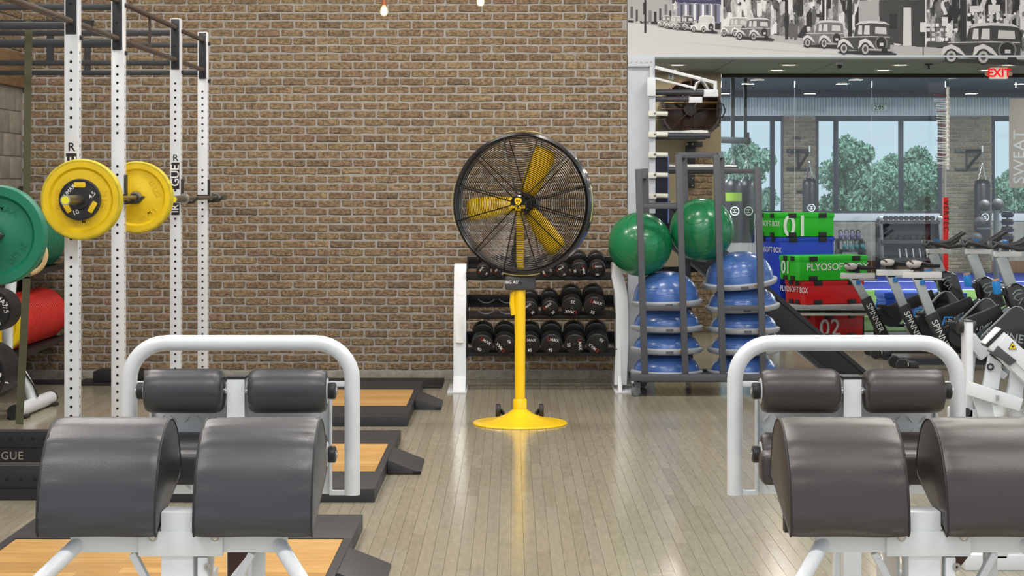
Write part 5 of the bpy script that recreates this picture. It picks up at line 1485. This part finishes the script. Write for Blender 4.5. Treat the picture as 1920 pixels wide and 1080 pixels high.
bike(SX(1587, 19.72), 19.72, SZ(517, 19.72), .99, .90, 'spin bike with the lowest saddle, beside the plyo boxes')
bike(SX(1655, 18.5), 18.5, SZ(511, 18.5), 1.03, .87, 'spin bike standing between the other two bikes')
bike(SX(1704, 17.3), 17.3, SZ(515, 17.3), 1.05, .84, 'spin bike standing closest to the white strength machine')

# ================================================================ WHITE STRENGTH MACHINE BEHIND THE RIGHT BENCH
YMc = 8.6
t = thing('strength_machine', 'white plate loaded strength machine with a yellow warning triangle', 'machine', (SX(1860, YMc), YMc, 0))
def mbar(a, b, Y, w, d, name, m=None, bev=.004): return MB().bar(S(*a, Y), S(*b, Y), d, w, (0, 0, 1) if abs(a[0]-b[0]) > abs(a[1]-b[1])*.3 else (0, -1, 0)).build(name, m or m_white, t, bevel=bev)
MB().box(SX(1807, YMc), SX(1820, YMc), YMc - .05, YMc + .05, .1, SZ(601, YMc)).build('post', m_white, t, bevel=.004)
MB().box(SX(1806, YMc), SX(1821, YMc), YMc - .052, YMc + .052, SZ(602, YMc), SZ(600, YMc)).build('post_cap', m_black, t)
MB().cyl(S(1796, 612, YMc + .02), S(1828, 614, YMc + .02), .03, 18).build('roller_end', m_rubber, t)
mbar((1816, 630), (1846, 668), YMc + .02, .055, .06, 'diagonal_beam')
wb = MB().bar(S(1856, 628, YMc - .12), S(1945, 714, YMc - .12), .10, .085, (0, -1, 0)); wb.build('warning_beam', m_white, t, bevel=.004)
MB().bar(S(1858, 630, YMc - .12), S(1863, 635, YMc - .12), .104, .088, (0, -1, 0)).build('beam_cap', m_black, t)
# wide flat part of the beam facing the camera
MB().prism([(SX(a, YMc), SZ(b, YMc)) for a, b in ((1870, 621), (1925, 672), (1925, 705), (1914, 700), (1853, 642))], 'y', YMc - .17, YMc - .16).build('beam_face', m_white, t, bevel=.002)
MB().prism([(SX(a, YMc), SZ(b, YMc)) for a, b in ((1853, 643), (1887, 670), (1874, 679), (1844, 655))], 'y', YMc - .18, YMc - .06).build('end_block', mat('block_grey', (70, 70, 76), .5), t, bevel=.004)
tri = MB().prism([(SX(a, YMc), SZ(b, YMc)) for a, b in ((1879.5, 634.5), (1872, 648.5), (1887.5, 648.5))], 'y', YMc - .1745, YMc - .1705).build('warning_triangle', m_print_black, t, smooth=False)
MB().prism([(SX(a, YMc), SZ(b, YMc)) for a, b in ((1879.5, 636.4), (1873.6, 647.5), (1885.9, 647.5))], 'y', YMc - .1755, YMc - .1746).build('triangle_field', mat('warning_yellow', (244, 208, 12), .5), tri, smooth=False)
MB().prism([(SX(a, YMc), SZ(b, YMc)) for a, b in ((1877.2, 643.2), (1880, 641), (1882.6, 643.8), (1881.4, 645.8), (1877.6, 645.6))], 'y', YMc - .1765, YMc - .1756).build('triangle_mark', m_print_black, tri, smooth=False)
for pl, yy in ((((1846, 662), (1868, 678), (1862, 726), (1834, 722)), -.10), (((1892, 672), (1912, 690), (1906, 746), (1878, 740)), -.10), (((1822, 655), (1836, 660), (1830, 722), (1813, 716)), .05),
               (((1914, 700), (1924, 700), (1924, 772), (1907, 770)), -.12)):
    MB().prism([(SX(a, YMc), SZ(b, YMc)) for a, b in pl], 'y', YMc + yy, YMc + yy + .04).build('side_plate', m_white, t, bevel=.003)
mbar((1811, 726), (1912, 758), YMc - .11, .06, .07, 'lower_beam')
MB().cyl(S(1857, 688, YMc - .115), S(1857, 688, YMc - .09), .017, 18).build('bushing', m_black, t)
MB().cyl(S(1857, 688, YMc - .12), S(1857, 688, YMc - .115), .008, 12).build('bolt', m_steel, t)
MB().prism([(SX(a, YMc), SZ(b, YMc)) for a, b in ((1893, 680), (1897, 680), (1906, 698), (1900, 706), (1896, 703))], 'y', YMc - .125, YMc - .10).build('cam', m_black, t, bevel=.004)
MB().cyl(S(1900, 701, YMc - .13), S(1900, 701, YMc - .12), .008, 12).build('bolt', m_steel, t)
MB().box(SX(1852, YMc), SX(1856, YMc), YMc - .165, YMc - .145, SZ(744, YMc), SZ(734, YMc)).build('pin', m_steel, t)
mbar((1868, 694), (1884, 706), YMc, .03, .05, 'brace'); mbar((1866, 726), (1872, 690), YMc + .05, .02, .03, 'brace')
MB().prism([(SX(a, YMc), SZ(b, YMc)) for a, b in ((1816, 738), (1838, 738), (1852, 756), (1858, 780), (1858, 860), (1834, 860), (1830, 790))], 'y', YMc - .08, YMc - .02).build('front_leg', m_white, t, bevel=.006)
MB().prism([(SX(a, YMc), SZ(b, YMc)) for a, b in ((1886, 757), (1915, 768), (1935, 860), (1904, 860))], 'y', YMc - .08, YMc - .02).build('rear_leg', m_white, t, bevel=.006)
MB().box(SX(1780, YMc), SX(1832, YMc), YMc - .05, YMc + .05, SZ(786, YMc), SZ(764, YMc)).build('foot_arm', m_white, t, bevel=.006)
MB().cyl(S(1811, 773, YMc - .06), S(1811, 773, YMc - .05), .022, 18).build('bushing', m_black, t)
MB().box(SX(1780, YMc), SX(1990, YMc), YMc - .3, YMc - .2, 0.0, .07).build('floor_beam', m_white, t, bevel=.006)
MB().box(SX(1780, YMc), SX(1990, YMc), YMc + .2, YMc + .3, 0.0, .07).build('floor_beam', m_white, t, bevel=.006)
MB().box(SX(1834, YMc), SX(1858, YMc), YMc - .3, YMc + .3, .05, .42).build('leg_web', m_white, t, bevel=.006)
MB().box(SX(1906, YMc), SX(1933, YMc), YMc - .3, YMc + .3, .05, .42).build('leg_web', m_white, t, bevel=.006)
MB().box(SX(1807, YMc), SX(1820, YMc), YMc - .25, YMc + .25, .04, .12).build('post_foot', m_white, t, bevel=.006)

# ================================================================ BULBS
m_bulb = mat('bulb_glow', (255, 196, 110), .3, emit=(255, 178, 84), estr=7.0)
m_socket = mat('bulb_socket', (120, 66, 34), .4, metal=.4)
for px, py, lab in ((720, 21, 'glowing filament bulb hanging lower on its cord before the brick wall'), (901, 3, 'glowing filament bulb hanging higher, above the fan')):
    Y = 14.6; c = S(px, py, Y)
    t = thing('pendant_bulb', lab, 'light', c)
    MB().lathe([(0, -.034), (.016, -.031), (.026, -.018), (.029, 0), (.024, .02), (.014, .036), (.012, .048), (0, .048)], 24).build('bulb', m_bulb, t, world=False)
    MB().lathe([(.014, .042), (.017, .044), (.017, .085), (.006, .1), (0, .1)], 18).build('socket', m_socket, t, world=False)
    MB().cyl((0, 0, .09), (0, 0, 5.19 - c.z), .0035, 6).build('cord', m_black, t, world=False)
    d = bpy.data.lights.new('bulb_light', 'POINT'); d.energy = 5; d.color = (1, .72, .4); d.shadow_soft_size = .03
    o = bpy.data.objects.new('bulb_light', d); COL.objects.link(o); o.location = (c.x, c.y - .06, c.z - .05)

# ================================================================ MURAL ON THE BULKHEAD
YMu = YW - .006
mur = thing('mural', 'black and white mural of an old street with parked vintage cars', 'mural', (3.2, YW, Z_BH + .02))
def store_mat():
    m = bpy.data.materials.new('print_storefronts'); m.use_nodes = True
    nt = m.node_tree; N = nt.nodes; L = nt.links; p = N['Principled BSDF']; p.inputs['Roughness'].default_value = .6
    g = N.new('ShaderNodeNewGeometry'); mp = N.new('ShaderNodeMapping'); mp.inputs['Scale'].default_value = (9, 1, 3.6)
    L.new(g.outputs['Position'], mp.inputs['Vector'])
    v = N.new('ShaderNodeTexVoronoi'); v.inputs['Scale'].default_value = 2.6; v.distance = 'CHEBYCHEV'
    nz = N.new('ShaderNodeTexNoise'); nz.inputs['Scale'].default_value = 1.9; nz.inputs['Detail'].default_value = 8; nz.inputs['Roughness'].default_value = .75
    L.new(mp.outputs['Vector'], v.inputs['Vector']); L.new(mp.outputs['Vector'], nz.inputs['Vector'])
    sp = N.new('ShaderNodeSeparateColor'); L.new(v.outputs['Color'], sp.inputs[0])
    mx = N.new('ShaderNodeMix'); mx.data_type = 'FLOAT'; mx.inputs[0].default_value = .55
    L.new(sp.outputs[0], mx.inputs[2]); L.new(nz.outputs['Fac'], mx.inputs[3])
    cr = N.new('ShaderNodeValToRGB'); e = cr.color_ramp.elements
    e[0].position = .36; e[0].color = (.02, .02, .022, 1); e[1].position = .66; e[1].color = (.72, .73, .74, 1)
    q = e.new(.5); q.color = (.16, .16, .165, 1)
    L.new(mx.outputs[0], cr.inputs[0]); L.new(cr.outputs[0], p.inputs['Base Color'])
    return m
GREY = {}
def gm(v):
    k = int(v)
    if k not in GREY: GREY[k] = mat('print_grey_%d' % k, (k, k, k + 1), .6)
    return GREY[k]
lay = [0]
def pr(poly, v, name='print', parent=None, material=None):
    lay[0] += 1
    d = .0004 + lay[0]*.00004
    n = len(poly)
    pts = [(SX(a, YMu), SZ(b, YMu)) for a, b in poly]
    mb = MB(); mb._add([(x, YMu - d, z) for x, z in pts], [tuple(range(n))])
    return mb.build(name, material or gm(v), parent or mur, smooth=False)
def ell(cx, cy, rx, ry, n=20, a0=0, a1=2*PI): return [(cx + rx*math.cos(a0 + (a1 - a0)*i/n), cy + ry*math.sin(a0 + (a1 - a0)*i/n)) for i in range(n + (0 if abs(a1 - a0 - 2*PI) < 1e-6 else 1))]
MB().box(X_R + .004, 13.0, YMu, YW + .001, Z_BH + .02, 4.6).build('panel', store_mat(), mur, smooth=False)
pr([(1177, 42), (1260, 52), (1400, 68), (1500, 82), (1640, 98), (1730, 108), (1177, 108)], 198, 'road')
pr([(1177, 42), (1260, 48), (1400, 60), (1530, 74), (1760, 90), (1930, 96), (1930, 108), (1730, 108), (1500, 84), (1260, 53)], 176, 'pavement')
pr([(1177, 108), (1930, 108), (1930, 109.5), (1177, 109.5)], 198, 'road')
for k in range(5):
    pr([(1200 + k*50, 70 + k*5), (1420 + k*50, 93 + k*3), (1420 + k*50, 94 + k*3)], 182, 'tyre_track')
pr([(1177, 0), (1260, 0), (1262, 42), (1177, 38)], 168, 'pale_shops'); 
for a, b, w, v in ((1182, 12, 5, 90), (1192, 18, 4, 60), (1206, 5, 3, 50), (1216, 20, 6, 120), (1226, 22, 5, 40), (1236, 16, 4, 70), (1246, 8, 5, 110), (1254, 20, 5, 60)):
    pr([(a, b), (a + w, b), (a + w, b + 22), (a, b + 22)], v, 'shop_detail')
pr([(1265, 0), (1350, 0), (1352, 8), (1268, 4)], 60, 'awning', None, mat('print_awning', (58, 58, 92), .6))
pr([(1270, 5), (1350, 9), (1350, 44), (1272, 36)], 120, 'blue_shop', None, mat('print_blue_grey', (122, 124, 150), .6))
for k in range(9):
    pr([(1276 + k*8, 8), (1280 + k*8, 8), (1280 + k*8, 36 + k*.6), (1276 + k*8, 36 + k*.6)], 225 if k % 2 else 70, 'shop_detail')
for a, w, v in ((1208, 4, 30), (1352, 4, 215), (1472, 6, 34), (1541, 8, 36), (1546, 3, 220), (1590, 8, 30), (1718, 14, 36), (1800, 12, 44), (1734, 3, 225), (1844, 2, 210), (1885, 3, 205)):
    pr([(a, 0), (a + w, 0), (a + w, 62 if a < 1400 else 74 if a < 1500 else 88), (a, 62 if a < 1400 else 74 if a < 1500 else 88)], v, 'pole')
pr([(1610, 2), (1648, 0), (1648, 40), (1610, 40)], 168, 'shop_blind'); pr([(1649, 0), (1700, 0), (1700, 84), (1670, 80), (1649, 40)], 62, 'dark_shop')
pr([(1700, 0), (1735, 0), (1735, 88), (1700, 86)], 58, 'dark_shop'); pr([(1694, 14), (1708, 14), (1709, 86), (1693, 86)], 206, 'stone_pier')
pr([(1668, 26), (1682, 26), (1682, 54), (1668, 54)], 40, 'dark_door')
pr([(1738, 78), (1800, 78), (1790, 88), (1736, 88)], 72, 'shop_base')
for r in range(4):
    for k in range(7):
        if random.random() < .85:
            a = 1738 + k*8.5 + random.uniform(-1, 1); b = 44 + r*9
            pr([(a, b), (a + 6, b), (a + 6, b + 6), (a, b + 6)], random.choice((236, 210, 190, 225, 120)), 'shop_goods')
for k in range(26):
    a = 1815 + random.uniform(0, 100); b = random.uniform(20, 44)
    pr(ell(a, b, random.uniform(1.5, 4), random.uniform(2, 5), 8), random.choice((236, 215, 190, 60, 40)), 'shop_goods')
for x0, y0, x1, y1 in ((1818, 11, 1837, 23), (1853, 9, 1875, 22), (1725, 42, 1736, 60), (1766, 32, 1777, 49)):
    pr([(x0, y0), (x1, y0), (x1, y1), (x0, y1)], 214, 'shop_sign')
pr([(1730, 60), (1731.5, 60), (1731.5, 108), (1730, 108)], 50, 'sign_post')
for px, py in ((1484, 62), (1492, 64), (1526, 36)):
    pr(ell(px, py - 22, 2.2, 3, 10), 70, 'figure'); pr([(px - 4, py - 19), (px + 4, py - 19), (px + 4, py - 2), (px + 2, py + 11), (px - 3, py + 11), (px - 4, py - 2)], 92, 'figure')
def vcar(x, y, w, h, body, roof, label):
    """old saloon seen from its rear quarter; (x, y) lower left of its box in photo pixels"""
    P_ = lambda u, v: (x + u*w, y - v*h)
    pr([P_(-.02, -.02), P_(.3, -.06), P_(1.04, -.14), P_(1.1, -.06), P_(.9, .05), P_(.05, .04)], 40, 'car_shadow')
    c = pr([P_(.04, .12), P_(.06, .34), P_(.16, .46), P_(.28, .50), P_(.33, .92), P_(.42, .98), P_(.84, .96), P_(.95, .86), P_(.97, .42), P_(.96, .05), P_(.52, .03), P_(.3, .08)], body, 'car_body')
    pr([P_(.31, .86), P_(.40, 1.0), P_(.62, 1.02), P_(.86, .99), P_(.97, .87), P_(.86, .92), P_(.6, .94), P_(.42, .92)], roof, 'car_roof', c)
    for u0, u1 in ((.36, .44), (.47, .58)):
        pr([P_(u0, .58), P_(u1, .57), P_(u1, .86), P_(u0 + .02, .86)], 205, 'car_window', c)
    pr([P_(.68, .60), P_(.90, .58), P_(.89, .80), P_(.69, .82)], 196, 'car_window', c)
    pr([P_(.06, .5), P_(.6, .52), P_(.96, .50), P_(.96, .47), P_(.6, .49), P_(.06, .47)], roof, 'belt_line', c)
    for cu, cv, ru, rv in ((.10, .12, .085, .20), (.50, .10, .09, .22)):
        pr([P_(cu - ru*1.5, cv), P_(cu - ru*1.2, cv + rv*1.2), P_(cu, cv + rv*1.6), P_(cu + ru*1.2, cv + rv*1.1), P_(cu + ru*2.2, cv), P_(cu + ru, cv + rv*.5), P_(cu - ru*.6, cv + rv*.7)], roof, 'fender', c)
        pr([P_(*q) for q in ell(cu, cv, ru, rv, 18)], 34, 'car_wheel', c); pr([P_(*q) for q in ell(cu, cv, ru*.72, rv*.74, 16)], 176, 'car_wheel', c); pr([P_(*q) for q in ell(cu, cv, ru*.4, rv*.42, 12)], 70, 'car_wheel', c)
    pr([P_(*q) for q in ell(.80, .28, .115, .25, 18)], 120, 'spare_wheel', c); pr([P_(*q) for q in ell(.80, .28, .095, .21, 18)], 36, 'spare_wheel', c); pr([P_(.77, .2), P_(.84, .2), P_(.84, .3), P_(.77, .3)], 200, 'number_plate', c)
    pr([P_(.55, .06), P_(1.02, .03), P_(1.02, .09), P_(.55, .12)], 170, 'bumper', c)
    pr([P_(*q) for q in ell(.86, .03, .06, .12, 12)], 30, 'car_wheel', c)
    return c
for a in ((1234, 50, 24, 21, 120, 215), (1248, 53, 30, 23, 170, 220), (1266, 55, 36, 26, 84, 190), (1296, 59, 46, 30, 206, 226), (1352, 66, 52, 34, 160, 222), (1380, 72, 66, 38, 96, 205),
          (1506, 86, 78, 47, 112, 205), (1572, 98, 100, 58, 66, 206), (1768, 114, 150, 70, 60, 205)):
    vcar(*a, None)
